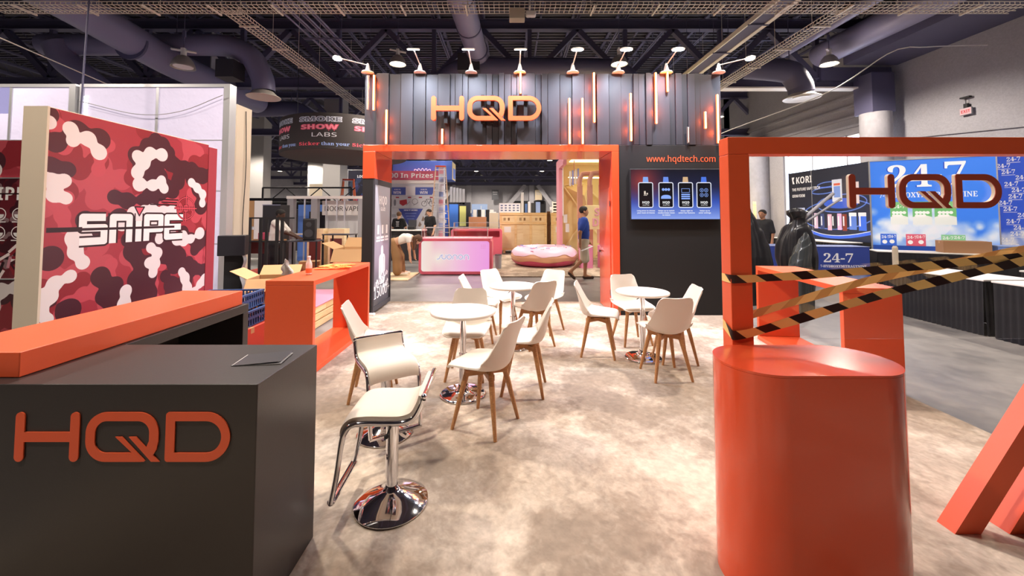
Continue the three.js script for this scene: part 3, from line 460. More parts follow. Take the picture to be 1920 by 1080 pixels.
for (const [x, d, a, label] of [
  [-0.178, 3.1, -117, 'cream shell chair showing its back, foremost at the table beside the stools'],
  [-1.2, 3.616, 101, 'cream shell chair standing between the orange table and the bar stools'],
  [-0.42, 4.03, -3, 'cream shell chair facing out behind the table beside the stools'],
  [0.134, 3.705, -98, 'cream shell chair turned in profile between two round tables'],
  [-0.12, 5.65, 45, 'white shell chair angled beside the rear table in front of the pink kiosk'],
  [-0.37, 5.2, 85, 'white shell chair mostly hidden behind the front table, edge of back showing'],
  [0.5, 5.57, -37, 'white shell chair behind the rear table, below the inflatable ring'],
  [0.3, 4.96, -150, 'taupe-shaded shell chair with its back toward us at the rear table'],
  [1.02, 4.65, 75, 'cream shell chair in profile at the table under the screen, toward the walkway'],
  [1.53, 5.07, 10, 'white shell chair against the black wall behind its round table'],
  [1.545, 4.03, -176, 'cream shell chair showing its back at the table under the screen'],
  [1.813, 4.46, -94, 'white shell chair at the table under the screen, next to the post']]) {
  if (first) { chair0.position.set(x, 0.012, -d); chair0.rotation.y = R(a); chair0.userData.label = label; chair0.userData.group = 'shell chairs around the round tables'; first = false; }
  else dup(chair0, [x, 0.012, -d], R(a), label, 'shell chairs around the round tables');
}
function makeTable() {
  const t = thing('round_table', 'round cream bistro table on a chrome foot', 'table', [0, 0.012, 0]);
  obj('table_top', lathe([[0.001, 0.735], [0.283, 0.735], [0.289, 0.731], [0.29, 0.722], [0.287, 0.712], [0.278, 0.709], [0.001, 0.709]], 64), M.whiteGloss, t);
  obj('plate', [box(0.2, 0.012, 0.2, 0, 0.7, 0), cyl(0.035, 0.045, 0.03, 0, 0.685, 0)], M.dark, t);
  obj('pole', [cyl(0.027, 0.027, 0.36, 0, 0.5, 0, 28), cyl(0.034, 0.034, 0.3, 0, 0.2, 0, 28), cyl(0.037, 0.037, 0.018, 0, 0.35, 0, 28)], M.chrome, t);
  obj('foot', lathe([[0.001, 0], [0.19, 0], [0.2, 0.004], [0.2, 0.012], [0.185, 0.02], [0.13, 0.026], [0.08, 0.034], [0.055, 0.05], [0.045, 0.075], [0.04, 0.085]], 64), M.chrome, t);
  obj('lever', rod(V(0.02, 0.695, 0), V(-0.1, 0.66, 0.06), 0.005), M.dark, t);
  return t;
}
const tab0 = makeTable(); tab0.position.set(-0.41, 0.012, -3.6); tab0.userData.label = 'round cream table on chrome foot beside the bar stools';
dup(tab0, [0.045, 0.012, -4.9], 0.5, 'round white table on chrome pole in front of the pink kiosk');
dup(tab0, [1.485, 0.012, -4.51], 0.2, 'round white table on chrome pole below the wall screen');
function makeStool() {
  const t = thing('bar_stool', 'low chrome bar stool with a curved cream seat', 'stool', [0, 0.012, 0]), h = 0.52;
  const prof = [[-0.198, 0.118], [-0.185, 0.08], [-0.15, 0.025], [-0.09, 0.002], [0, 0], [0.1, 0.002], [0.165, -0.008], [0.195, -0.04], [0.2, -0.075]].map(([z, y]) => [z, y + h]);
  const f = curve(prof);
  obj('seat', grid((u, v) => { const a = f(1 - v), e = Math.abs(u); return V(u * 0.165, a.x + 0.012 * (1 - e ** 6), a.y + 0.002 * (1 - e ** 4)); }, 14, 36, 0.026), M.cushion, t);
  const rail = []; for (const s of [-1, 1]) rail.push(tube([...prof.slice(0, 8).map(([z, y]) => V(0.175 * s, y - 0.008, z)), V(0.175 * s, h - 0.1, 0.212), V(0.172 * s, h - 0.26, 0.235), V(0.168 * s, h - 0.4, 0.262)], 0.0145, 70, 10));
  rail.push(rod(V(-0.175, h + 0.126, -0.203), V(0.175, h + 0.126, -0.203), 0.0145), ball(0.016, -0.175, h + 0.124, -0.202, 12), ball(0.016, 0.175, h + 0.124, -0.202, 12), rod(V(-0.175, h - 0.4, 0.262), V(0.175, h - 0.4, 0.262), 0.013));
  obj('rail_frame', rail, M.chrome, t);
  obj('footrest', [box(0.34, 0.012, 0.035, 0, h - 0.398, 0.262)], M.chrome, t);
  obj('pole', [cyl(0.026, 0.026, 0.2, 0, 0.4, 0, 28), cyl(0.034, 0.034, 0.32, 0, 0.3, 0, 28), cyl(0.03, 0.03, 0.09, 0, 0.11, 0, 28), box(0.18, 0.02, 0.18, 0, h - 0.035, 0)], M.chrome, t);
  obj('lever', [rod(V(0.05, h - 0.05, -0.02), V(0.2, h - 0.06, -0.02), 0.005), ball(0.012, 0.2, h - 0.06, -0.02, 10)], M.dark, t);
  obj('foot', lathe([[0.001, 0], [0.188, 0], [0.196, 0.004], [0.195, 0.012], [0.15, 0.035], [0.09, 0.06], [0.05, 0.075], [0.04, 0.09], [0.032, 0.1]], 64), M.chrome, t);
  return t;
}
const st0 = makeStool(); st0.position.set(-0.646, 0.012, -2.264); st0.rotation.y = R(-88); st0.userData.label = 'chrome bar stool seen side on, nearest the reception counter end';
dup(st0, [-0.9, 0.012, -2.97], R(33), 'chrome bar stool turned outward in front of a shell chair');
// ------------------------------------------------------------------ neighbours on the left: camouflage booth, lightbox walls
function camo(g, W, H, sd, sc) {
  g.fillStyle = '#a03440'; g.fillRect(0, 0, W, H); seed = sd;
  const layers = [['#b84a55', 14, 1.25], ['#8c2731', 10, 1.2], ['#bd4a56', 8, 1.0], ['#48202a', 15, 1.3], ['#e4dcdc', 11, 0.95]];
  for (const [col, n, k] of layers) {
    g.fillStyle = col; const nn = Math.ceil(n * (W * H) / (sc * sc * 11));
    for (let b = 0; b < nn; b++) {
      let x = rnd(0, W), y = (b + rnd()) / nn * H, a = rnd(0, 6.28); const cs = [], m = 3 + Math.floor(rnd(0, 3.5));
      x = (b * 0.618 % 1) * W;
      for (let i = 0; i < m; i++) { const r = sc * k * rnd(0.1, 0.17); cs.push([x, y, r]); a += rnd(-1.3, 1.3); x += Math.cos(a) * r * 2.05; y += Math.sin(a) * r * 2.05; if (i === 1 && rnd() < 0.5) cs.push([x + Math.cos(a + 1.7) * r * 1.6, y + Math.sin(a + 1.7) * r * 1.6, r * 0.9]); }
      const x0 = Math.max(0, Math.floor(Math.min(...cs.map(c => c[0] - c[2] * 1.8)))), x1 = Math.min(W, Math.ceil(Math.max(...cs.map(c => c[0] + c[2] * 1.8)))), y0 = Math.max(0, Math.floor(Math.min(...cs.map(c => c[1] - c[2] * 1.8)))), y1 = Math.min(H, Math.ceil(Math.max(...cs.map(c => c[1] + c[2] * 1.8))));
      for (let py = y0; py < y1; py++) { let run = -1; for (let px = x0; px <= x1; px++) { let f = 0; if (px < x1) for (const [cx, cy, r] of cs) { const d = (px - cx) ** 2 + (py - cy) ** 2; f += r ** 3 / (d ** 1.5 + 1); } if (f > 1.05) { if (run < 0) run = px; } else if (run >= 0) { g.fillRect(run, py, px - run, 1); run = -1; } } }
    }
  }
}
const camoTex = canvas(1024, 1352, (g, W, H) => {
  camo(g, W, H, 4242, 280);
  const s = 1.47; g.save(); g.translate(158, 512); g.scale(s, s * 1.0); g.lineJoin = 'round'; g.lineCap = 'butt';
  const L = [[0, [[92, 12], [12, 12], [12, 50], [88, 50], [88, 98], [2, 98]]], [108, [[12, 110], [12, 12], [78, 12], [78, 110]]], [213, [[13, 26], [13, 110]]], [250, [[12, 110], [12, 12], [80, 12], [80, 62], [24, 62]]], [348, [[98, 12], [12, 12], [12, 98], [98, 98]]], [348, [[20, 55], [88, 55]]]];
  const run = () => { for (const [ox, p] of L) { g.beginPath(); p.forEach(([x, y], i) => i ? g.lineTo(ox + x, y) : g.moveTo(ox + x, y)); g.stroke(); } };
  g.strokeStyle = '#2a1016'; g.lineWidth = 40; run(); g.strokeStyle = '#f4efee'; g.lineWidth = 27; run();
  g.fillStyle = '#2a1016'; g.fillRect(-100, 50, 500, 9); g.fillRect(-100, 46, 110, 16); g.fillRect(100, -4, 5, 116); g.fillRect(206, -4, 5, 116); g.fillRect(241, -4, 5, 116); g.fillRect(342, -4, 5, 116);
  g.fillStyle = '#e0566a'; g.strokeStyle = '#2a1016'; g.lineWidth = 5; g.beginPath(); g.moveTo(206, -30); g.lineTo(248, -30); g.lineTo(227, 6); g.closePath(); g.fill(); g.stroke();
  g.restore();
  g.strokeStyle = '#2a1016'; g.lineWidth = 12; const ring = () => { g.beginPath(); g.arc(836, 470, 74, 0, 7); g.stroke(); g.beginPath(); g.moveTo(740, 470); g.lineTo(930, 470); g.moveTo(836, 378); g.lineTo(836, 560); g.stroke(); g.strokeRect(822, 452, 28, 36); for (const k of [-60, -44, -28, 28, 44, 60]) { g.beginPath(); g.moveTo(836 + k, 454); g.lineTo(836 + k, 486); g.stroke(); } };
  ring(); g.strokeStyle = '#d9505f'; g.lineWidth = 6; ring();
  g.fillStyle = '#2a1016'; for (const [x, y, w] of [[620, 412, 150], [560, 446, 200], [640, 430, 120]]) g.fillRect(x, y, w, 8);
});
{
  const t = thing('camouflage_wall', 'red camouflage booth wall with white lettering and crosshair', 'booth wall');
  obj('wall_core', rspan(-4.42, -4.21, 0, 2.585, -3.62, -5.56, 0.004), M.beige, t);
  obj('printed_panel', new THREE.PlaneGeometry(1.94, 2.57).rotateY(Math.PI / 2).translate(-4.206, 1.292, -4.59), new THREE.MeshStandardMaterial({ map: camoTex, roughness: 0.35 }), t);
  obj('end_trim', [span(-4.42, -4.2, 0, 2.585, -3.6, -3.62)], M.beige, t);
  obj('end_trim', [rspan(-4.43, -4.2, 0, 2.55, -5.565, -5.72, 0.004)], S(0x9c3440, 0.5), t);
  const t2 = thing('camouflage_wall', 'red camouflage back wall with a product poster', 'booth wall');
  const c2 = canvas(768, 768, (g, W, H) => { camo(g, W, H, 99, 240); });
  obj('printed_panel', new THREE.PlaneGeometry(2.6, 2.6).translate(-7.2, 1.3, -5.339), new THREE.MeshStandardMaterial({ map: c2, roughness: 0.4 }), t2);
  obj('wall_core', span(-8.5, -5.9, 0, 2.6, -5.34, -5.45), M.beige, t2);
  const c3 = canvas(512, 700, (g, W, H) => { camo(g, W, H, 31, 150); g.fillStyle = 'rgba(60,20,30,.55)'; g.fillRect(0, 0, W, H); g.fillStyle = '#fff'; g.font = 'bold 130px sans-serif'; g.textAlign = 'center'; g.fillText('SNIPE', 256, 150); g.fillStyle = '#2a1016'; g.fillRect(0, 100, W, 10); for (let k = 0; k < 6; k++) { const x = 140 + (k % 3) * 130, y = 250 + Math.floor(k / 3) * 130; g.strokeStyle = '#fff'; g.lineWidth = 6; g.beginPath(); g.arc(x, y, 42, 0, 7); g.stroke(); g.fillStyle = '#eee'; g.beginPath(); g.arc(x, y, 30, 0, Math.PI); g.fill(); g.fillRect(x - 44, y + 50, 88, 8); } seed = 3; for (let k = 0; k < 60; k++) { g.save(); g.translate(rnd(20, 500), rnd(480, 680)); g.rotate(rnd(0, 3)); g.fillStyle = ['#c98b98', '#efe0e0', '#2c1a20', '#8c2731'][k % 4]; g.fillRect(-40, -10, 80, 20); g.restore(); } });
  obj('poster', new THREE.PlaneGeometry(1.0, 1.32).translate(-6.82, 1.42, -5.334), new THREE.MeshStandardMaterial({ map: c3, roughness: 0.3 }), t2);
  obj('poster_frame', [span(-7.33, -6.3, 2.085, 2.1, -5.32, -5.338), span(-7.33, -6.3, 0.745, 0.76, -5.32, -5.338)], M.alu, t2);
}
// backlit fabric lightbox walls
{
  const fab = new THREE.MeshStandardMaterial({ color: 0xc4bfd6, emissive: 0xe4dfff, emissiveIntensity: 0.2, roughness: 0.9, bumpMap: texData(512, (u, v) => nD(u + 0.2 * nA(u, v), v), false, 0.6), bumpScale: 0.03 });
  function lightbox(label, x0, x1, z, cuts, hcuts) {
    const t = thing('lightbox_wall', label, 'lightbox wall'), y1 = 4.09;
    obj('frame', [span(x0, x0 + 0.06, 0, y1, z + 0.02, z - 0.16), span(x1 - 0.12, x1, 0, y1, z + 0.02, z - 0.16), span(x0 + 0.06, x1 - 0.12, y1 - 0.06, y1, z + 0.02, z - 0.16), ...cuts.map(x => span(x - 0.025, x + 0.025, 0, y1 - 0.06, z + 0.012, z - 0.1)), ...hcuts.map(y => span(x0 + 0.06, x1 - 0.12, y - 0.008, y + 0.008, z + 0.006, z - 0.02))], M.alu, t);
    const xs = [x0 + 0.06, ...cuts, x1 - 0.12];
    const ys = [0, ...hcuts, y1 - 0.06];
    for (let i = 0; i + 1 < xs.length; i++) for (let j = 0; j + 1 < ys.length; j++) obj('fabric_panel', span(xs[i] + (i ? 0.026 : 0), xs[i + 1] - (i + 2 < xs.length ? 0.026 : 0), ys[j] + 0.008, ys[j + 1] - 0.008, z, z - 0.02), fab, t);
    const l = new THREE.RectAreaLight(0xd4ccff, 0.25, x1 - x0 - 0.2, 2.4); l.position.set((x0 + x1) / 2, 2.7, z + 0.05); l.rotation.y = Math.PI; t.add(l); return t;
  }
  const a = lightbox('pale backlit fabric wall panel behind the camouflage wall lettering', -8.14, -5.29, -7.5, [-6.67], [1.07, 2.06, 3.02]);
  for (let k = 0; k < 9; k++) obj('led_dot', box(0.06, 0.05, 0.01, -8.02, 3.35 + k * 0.06, -7.485), glow(0xffffff, 3), a);
  lightbox('pale backlit fabric wall panel above the camouflage back wall', -12.2, -8.22, -7.5, [-9.45, -10.8], [3.02]);
  one('cable_sag', 'thin dark cord sagging across the backlit fabric', 'cable', tube([V(-8.1, 3.75, -7.44), V(-7, 3.5, -7.44), V(-6.2, 3.55, -7.44), V(-5.4, 3.86, -7.44)], 0.008, 30, 5), M.grey);
  const p = thing('beige_partition', 'tall beige partition end beside the backlit fabric', 'partition'); obj('panel', rspan(-5.75, -5.33, 0, 3.78, -7.75, -8.2, 0.004), M.beige, p); obj('side_cable', [tube([V(-5.32, 3.7, -8.0), V(-5.31, 2.6, -8.03), V(-5.31, 1.6, -7.98), V(-5.32, 1.2, -8)], 0.008, 24, 5)], M.dark, p);
}
// round hanging sign
{
  const t = thing('ring_sign', 'dark round hanging sign with outlined lettering', 'hanging sign', [-5.75, 0, -14]);
  const tex = canvas(2048, 360, (g, W, H) => { g.fillStyle = '#3a3433'; g.fillRect(0, 0, W, H); g.textAlign = 'left'; for (let k = 0; k < 8; k++) { const x = k * 256 + 20; g.lineWidth = 8; g.strokeStyle = '#cfd2dc'; g.font = 'bold 62px sans-serif'; g.strokeText('SMOKE', x, 86, 220); g.fillStyle = '#6c6c78'; g.fillText('SMOKE', x, 86, 220); g.strokeStyle = '#e0506a'; g.strokeText('SHOW', x + 10, 164, 200); g.fillStyle = '#f1909f'; g.fillText('SHOW', x + 10, 164, 200); g.fillStyle = '#e6e6ea'; g.font = '56px sans-serif'; g.fillText('LABS', x + 64, 240, 150); g.fillStyle = '#ff5a6e'; g.font = 'bold 46px serif'; g.fillText('Sicker', x, 326, 110); g.fillStyle = '#a9c4ff'; g.fillText('than your', x + 116, 326, 130); } });
  tex.wrapS = THREE.RepeatWrapping; tex.offset.x = 0.06;
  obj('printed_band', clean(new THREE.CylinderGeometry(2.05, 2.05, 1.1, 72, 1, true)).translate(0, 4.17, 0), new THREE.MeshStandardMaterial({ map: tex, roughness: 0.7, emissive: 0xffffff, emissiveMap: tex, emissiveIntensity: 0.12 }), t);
  obj('underside', [cyl(2.04, 2.04, 0.03, 0, 3.63, 0, 72)], S(0x5a5452, 0.8), t);
  obj('top_cover', [cyl(2.04, 2.04, 0.03, 0, 4.7, 0, 72)], M.darkgrey, t);
  for (const a of [0, 2.1, 4.2]) obj('hanging_wire', rod(V(1.8 * Math.cos(a), 4.7, 1.8 * Math.sin(a)), V(1.8 * Math.cos(a), 8.3, 1.8 * Math.sin(a)), 0.008), M.dark, t);
}
// ---- goods between the booths
function carton(label, w, h, d, pos, ry, m = M.card, open = false, group) {
  const t = thing('cardboard_box', label, 'box', pos, ry, group);
  obj('carton_body', open ? [span(-w / 2, w / 2, 0, 0.006, -d / 2, d / 2), span(-w / 2, -w / 2 + 0.006, 0, h, -d / 2, d / 2), span(w / 2 - 0.006, w / 2, 0, h, -d / 2, d / 2), span(-w / 2, w / 2, 0, h, -d / 2, -d / 2 + 0.006), span(-w / 2, w / 2, 0, h, d / 2 - 0.006, d / 2)] : [rbox(w, h, d, 0, h / 2, 0, 0.004, 1)], m, t);
  if (open) { for (const [sx, sz, a] of [[1, 0, 0.15], [-1, 0, 0.5], [0, 1, -0.9], [0, -1, 0.7]]) { const g = sx ? box(w * 0.45, 0.005, d, w * 0.225 * sx, 0, 0) : box(w, 0.005, d * 0.45, 0, 0, d * 0.225 * sz); if (sx) g.rotateZ(a * sx).translate(sx * w / 2, h, 0); else g.rotateX(-a * sz).translate(0, h, sz * d / 2); obj('flap', g, M.card2, t); } }
  else obj('tape_strip', [span(-w / 2 - 0.001, w / 2 + 0.001, h - 0.06, h + 0.001, -0.03, 0.03)], M.card2, t);
  return t;
}
{ // lumber pallets with pink covers
  for (const [x, d, ry, lb] of [[-3.2, 6.0, 2, 'stack of lumber with pink top sheet beside the orange table']]) {
    const t = thing('lumber_stack', lb, 'lumber', [x, 0, -d], R(ry));
    for (let r = 0; r < 3; r++) for (let k = 0; k < 3; k++) obj('plank', rbox(0.3, 0.09, 1.95, -0.32 + k * 0.32, 0.05 + r * 0.105, 0, 0.006, 1), M.pine, t);
    obj('pink_sheet', [rbox(0.98, 0.01, 1.95, 0, 0.315, 0, 0.003, 1)], S(0xe27f95, 0.5), t);
  }
  carton('torn open cardboard box leaning on lumber behind the orange table', 0.5, 0.46, 0.4, [-3.12, 0.322, -5.35], R(12), M.card, true);
  one('grey_cloth', 'crumpled grey cloth slung over the torn box', 'cloth', grid((u, v) => V(u * 0.08 * (1 - 0.6 * v) + 0.02 * Math.sin(v * 6), 0.84 + v * 0.2 * (1 - 0.4 * u * u), -0.02 * Math.sin(u * 5 + v * 4)), 10, 10, 0.01).translate(-2.82, 0, -5.1), S(0xa9a49c, 0.95));
  const bw = S(0x36507f, 0.5);
  for (const [x, d, y, ry, lb] of [[-3.25, 4.5, 0.53, 6, 'flat blue plastic crate behind the black counter'], [-3.2, 4.5, 0.35, 3, 'blue plastic crate underneath another flat crate']]) {
    const t = thing('plastic_crate', lb, 'crate', [x, y, -d], R(ry)); const W = 0.62, Dp = 0.78, H = 0.17;
    obj('crate_base', [box(W, 0.01, Dp, 0, 0.005, 0)], bw, t);
    obj('rim', [span(-W / 2, W / 2, H - 0.02, H, -Dp / 2, -Dp / 2 + 0.03), span(-W / 2, W / 2, H - 0.02, H, Dp / 2 - 0.03, Dp / 2), span(-W / 2, -W / 2 + 0.03, H - 0.02, H, -Dp / 2, Dp / 2), span(W / 2 - 0.03, W / 2, H - 0.02, H, -Dp / 2, Dp / 2)], bw, t);
    const sl = []; for (let k = 0; k <= 16; k++) { const x2 = -W / 2 + 0.01 + k * (W - 0.02) / 16, z2 = -Dp / 2 + 0.01 + k * (Dp - 0.02) / 16; for (const s of [-1, 1]) sl.push(box(0.012, H - 0.02, 0.012, x2, H / 2, s * (Dp / 2 - 0.012)), box(0.012, H - 0.02, 0.012, s * (W / 2 - 0.012), H / 2, z2)); } for (const s of [-1, 1]) sl.push(box(W, 0.03, 0.012, 0, 0.09, s * (Dp / 2 - 0.012)), box(0.012, 0.03, Dp, s * (W / 2 - 0.012), 0.09, 0)); obj('slatted_side', sl, bw, t);
  }
  carton('low red box carrying the blue crates', 0.7, 0.345, 0.85, [-3.2, 0, -4.5], 0, S(0xc8452f, 0.6));
  // floor mat
  one('red_mat', 'bright red mat under the workers barrier', 'mat', [rspan(-7.6, -4.6, 0.001, 0.012, -8.2, -12.2, 0.005, 1)], M.red);
  // barrier of black steel
  const b = thing('steel_rack', 'black steel rack frame with upright posts', 'rack'); obj('top_rail', span(-6.0, -4.62, 1.53, 1.56, -8.58, -8.62), M.dark, b); obj('mid_rail', span(-5.65, -4.75, 1.03, 1.06, -8.585, -8.615), M.dark, b);
  for (const x of [-5.68, -5.57, -5.33, -5.2, -4.98, -4.87]) obj('post', [span(x - 0.026, x + 0.026, 0.013, 1.53, -8.575, -8.625)], M.dark, b); obj('base_bar', span(-5.72, -4.83, 0.013, 0.05, -8.56, -8.64), M.dark, b);
  // black kiosk stand
  const k = thing('black_kiosk', 'black tilted kiosk screen beside the backlit fabric', 'kiosk', [-4.98, 0, -7.25], R(20)); obj('stand', [rbox(0.3, 0.9, 0.12, 0, 0.45, -0.1, 0.01)], M.dark, k); obj('screen_box', [rbox(0.42, 0.36, 0.28, 0, 1.06, 0, 0.015)], S(0x26262c, 0.3), k); obj('wrap', grid((u, v) => V(0.16 + 0.03 * Math.sin(v * 9), 0.2 + v * 0.68, u * 0.1 + 0.03 * Math.sin(v * 7)), 8, 14, 0.004), S(0xb0b0b4, 0.2), k);
  function steelTable(label, x, d, w, dp, h, ry, m = M.dark) { const t = thing('work_table', label, 'table', [x, 0.0125, -d], R(ry)); obj('table_top', [rbox(w, 0.03, dp, 0, h, 0, 0.004, 1)], S(0x4a4a52, 0.35), t); for (const [sx, sz] of [[1, 1], [-1, 1], [1, -1], [-1, -1]]) obj('leg', span(sx * (w / 2 - 0.03) - 0.015, sx * (w / 2 - 0.03) + 0.015, 0.0, h - 0.015, sz * (dp / 2 - 0.03) - 0.015, sz * (dp / 2 - 0.03) + 0.015), m, t); obj('brace', [span(-w / 2 + 0.03, w / 2 - 0.03, 0.18, 0.2, -dp / 2 + 0.02, -dp / 2 + 0.04), span(-w / 2 + 0.02, -w / 2 + 0.04, 0.18, 0.2, -dp / 2 + 0.03, dp / 2 - 0.03), span(w / 2 - 0.04, w / 2 - 0.02, 0.18, 0.2, -dp / 2 + 0.03, dp / 2 - 0.03)], m, t); return t; }
  steelTable('black steel work table carrying a loudspeaker', -4.95, 9.7, 0.75, 0.5, 0.98, 8);
  steelTable('black steel work table standing empty past the loudspeaker table', -4.6, 10.9, 0.75, 0.5, 1.08, -8);
  steelTable('low dark table piled with equipment beside the poster pillar', -4.1, 12.6, 0.9, 0.6, 0.85, 5);
  one('equipment_heap', 'dark bundle of folded equipment on the low table', 'equipment', [rbox(0.6, 0.14, 0.4, -4.1, 0.95, -12.6, 0.05), rbox(0.35, 0.1, 0.3, -4.0, 1.06, -12.6, 0.04)], S(0x3a2a26, 0.9));
  const sp = thing('loudspeaker', 'tall black loudspeaker on the steel table', 'loudspeaker', [-4.8, 1.009, -9.65], R(15)); obj('cabinet', rbox(0.27, 0.52, 0.26, 0, 0.26, 0, 0.03), S(0x1b1b20, 0.5), sp); obj('woofer', [cyl(0.095, 0.095, 0.01, 0, 0, 0, 24).rotateX(Math.PI / 2).translate(0, 0.17, 0.131)], M.darkgrey, sp); obj('horn', [cyl(0.06, 0.06, 0.01, 0, 0, 0, 20).rotateX(Math.PI / 2).translate(0, 0.38, 0.131)], M.darkgrey, sp);
  // aluminium frame booth
  const f = thing('aluminium_frame', 'bare aluminium frame booth with black lettering across its top', 'frame booth'), fx = M.alu;
  for (const x of [-7.07, -6.3, -4.78]) obj('post', span(x - 0.1, x + 0.1, 0, 2.15, -12.9, -13.1), M.grey, f);
  obj('top_rail', [span(-7.2, -4.6, 2.15, 2.24, -12.9, -13.1)], M.white, f); obj('mid_rail', [span(-7.0, -4.8, 0.98, 1.03, -12.97, -13.03)], M.white, f);
  for (const x of [-6.65, -5.95, -5.6, -5.35]) obj('mullion', span(x - 0.018, x + 0.018, 0.1, 2.15, -12.98, -13.02), M.alu, f);
  obj('fascia', [span(-6.2, -4.85, 1.62, 2.1, -13.25, -13.27)], S(0xe6e4e6, 0.6), f);
  obj('lettering', new TextGeometry('NOOR VAPES', { font: fontSans, size: 0.16, depth: 0.004, curveSegments: 3 }).translate(-6.13, 1.76, -13.25), M.dark, f);
  obj('back_panel', [span(-6.2, -4.7, 0.0, 1.62, -13.6, -13.63)], S(0xd9d9de, 0.7), f); obj('blue_panel', [span(-7.6, -6.35, 0, 2.0, -14.4, -14.43)], S(0x5f8ae0, 0.6), f); obj('dark_panel', [span(-7.1, -6.2, 0, 1.75, -14.2, -14.25)], S(0x26242c, 0.7), f);
  
  // wooden cabinets under the frame
  for (const [x, lb] of [[-6.0, 'pale wooden cabinet under the bare frame, toward the loudspeaker'], [-5.35, 'pale wooden cabinet under the bare frame, toward the ladder']]) { const c = thing('wooden_cabinet', lb, 'cabinet', [x, 0, -12.6]); obj('carcass', rbox(0.5, 1.2, 0.4, 0, 0.6, 0, 0.004, 1), M.ply, c); obj('door', [span(-0.18, 0.18, 0.08, 0.9, 0.2, 0.206)], S(0x6a2f2c, 0.6), c); }
  // truss
  const tr = thing('black_truss', 'black lattice truss across the frame booth', 'truss'); obj('chord', [rod(V(-9.2, 2.65, -14.9), V(-5.9, 2.65, -14.9), 0.03)], M.dark, tr); obj('chord', [rod(V(-9.2, 2.1, -14.9), V(-5.9, 2.1, -14.9), 0.03)], M.dark, tr); for (let k = 0; k < 5; k++) obj('diagonal', beam(V(-9 + k * 0.65, k % 2 ? 2.65 : 2.1, -14.9), V(-8.35 + k * 0.65, k % 2 ? 2.1 : 2.65, -14.9), 0.03, 0.03), M.dark, tr); for (const x of [-9.2, -5.9]) obj('tower', rod(V(x, 0, -14.9), V(x, 2.65, -14.9), 0.035), M.dark, tr);
  const ps = thing('propped_board', 'white and brown board propped behind the steel rack', 'board'); obj('white_board', rspan(-7.65, -7.15, 0.9, 2.05, -12.0, -12.06, 0.004, 1), M.white, ps); obj('brown_board', rspan(-8.0, -7.66, 0.9, 2.05, -12.0, -12.06, 0.004, 1), M.card, ps); obj('easel_leg', [span(-7.9, -7.85, 0.013, 0.9, -12.01, -12.05), span(-7.3, -7.25, 0.013, 0.9, -12.01, -12.05)], M.dark, ps);
  const bk = thing('dark_case', 'tall dark flight case behind the worker', 'case', [-6.75, 0.0125, -11.6]); obj('case_body', rbox(0.5, 1.9, 0.5, 0, 0.95, 0, 0.01), S(0x17151a, 0.6), bk); obj('edge_trim', [span(-0.255, 0.255, 1.88, 1.905, 0.24, 0.256)], M.steel, bk);
  const ws = thing('work_bench', 'brown work bench with papers behind the steel rack', 'bench', [-6.4, 0.0125, -10.3]); obj('bench_top', rbox(1.1, 0.05, 0.5, 0, 0.95, 0, 0.004, 1), M.cardDark, ws); for (const x of [-0.5, 0.5]) obj('bench_leg', span(x - 0.03, x + 0.03, 0, 0.925, -0.2, 0.2), M.dark, ws); obj('apron', span(-0.47, 0.47, 0.6, 0.925, -0.2, -0.17), S(0x6a3f36, 0.7), ws);
  one('small_crate', 'small pink and clear plastic tub on the work bench', 'tub', [rbox(0.3, 0.18, 0.25, -6.2, 1.079, -10.25, 0.02)], S(0xc04a62, 0.4));
  { const l = thing('desk_lamp', 'grey adjustable desk lamp on the work bench', 'lamp', [-6.7, 0.99, -10.3]); obj('arm', [rod(V(-0.12, 0, 0), V(0.02, 0.36, 0), 0.01), rod(V(0.02, 0.36, 0), V(0.1, 0.3, 0), 0.01)], M.grey, l); obj('base', cyl(0.09, 0.09, 0.015, -0.12, 0.008, 0, 18), M.grey, l); obj('shade', [cyl(0.02, 0.06, 0.08, 0.1, 0.29, 0, 16)], M.grey, l); }
  // boxes scattered
  carton('wide shallow cardboard tray of paper beside the poster pillar', 0.62, 0.22, 0.7, [-3.45, 0.66, -8.9], R(5), M.card2, true);
  carton('dark cardboard box under the shallow paper tray', 0.6, 0.65, 0.6, [-3.4, 0, -8.9], R(3), S(0x7a4434, 0.85));
  carton('cardboard box standing on the floor under the loudspeaker table', 0.5, 0.36, 0.4, [-5.4, 0.0125, -10.9], R(20), M.card);
  carton('cardboard box standing beside the dark low table', 0.35, 0.75, 0.4, [-3.7, 0, -11.6], R(-6), M.cardDark);
  carton('cardboard box half hidden behind the empty work table', 0.4, 0.7, 0.4, [-5.0, 0.0125, -12.0], R(10), M.card);
  one('paper_stack', 'loose white papers heaped beside the cardboard tray', 'paper', [rbox(0.3, 0.05, 0.25, -3.55, 0.69, -8.85, 0.02).rotateY(0)], M.paper);
  // ladder and banner
  function ladder(label, x, d, h, ry, rail, wide = 0.5) { const t = thing('step_ladder', label, 'ladder', [x, 0, -d], R(ry)); const sp2 = 0.45; for (const s of [-1, 1]) { obj('front_rail', beam(V(s * wide, 0, sp2), V(s * wide * 0.45, h, 0.06), 0.05, 0.03), rail, t); obj('rear_rail', beam(V(s * wide, 0, -sp2), V(s * wide * 0.45, h, -0.06), 0.04, 0.025), rail, t); } for (let k = 1; k < h / 0.3; k++) { const q = k * 0.3 / h, w = wide * (1 - 0.55 * q); obj('rung', box(2 * w, 0.025, 0.07, 0, k * 0.3, sp2 * (1 - q) + 0.06 * q), M.alu, t); } obj('top_cap', box(wide * 1.0, 0.05, 0.22, 0, h, 0), S(0xd2482e, 0.5), t); return t; }
  ladder('orange step ladder standing among the white frames', -6.45, 16, 3.05, 10, S(0xd86a3c, 0.5), 0.42);
  ladder('tall aluminium step ladder against the prize wall corner', -2.98, 17.3, 3.75, 8, S(0xb59a84, 0.5, 0.2), 0.46);
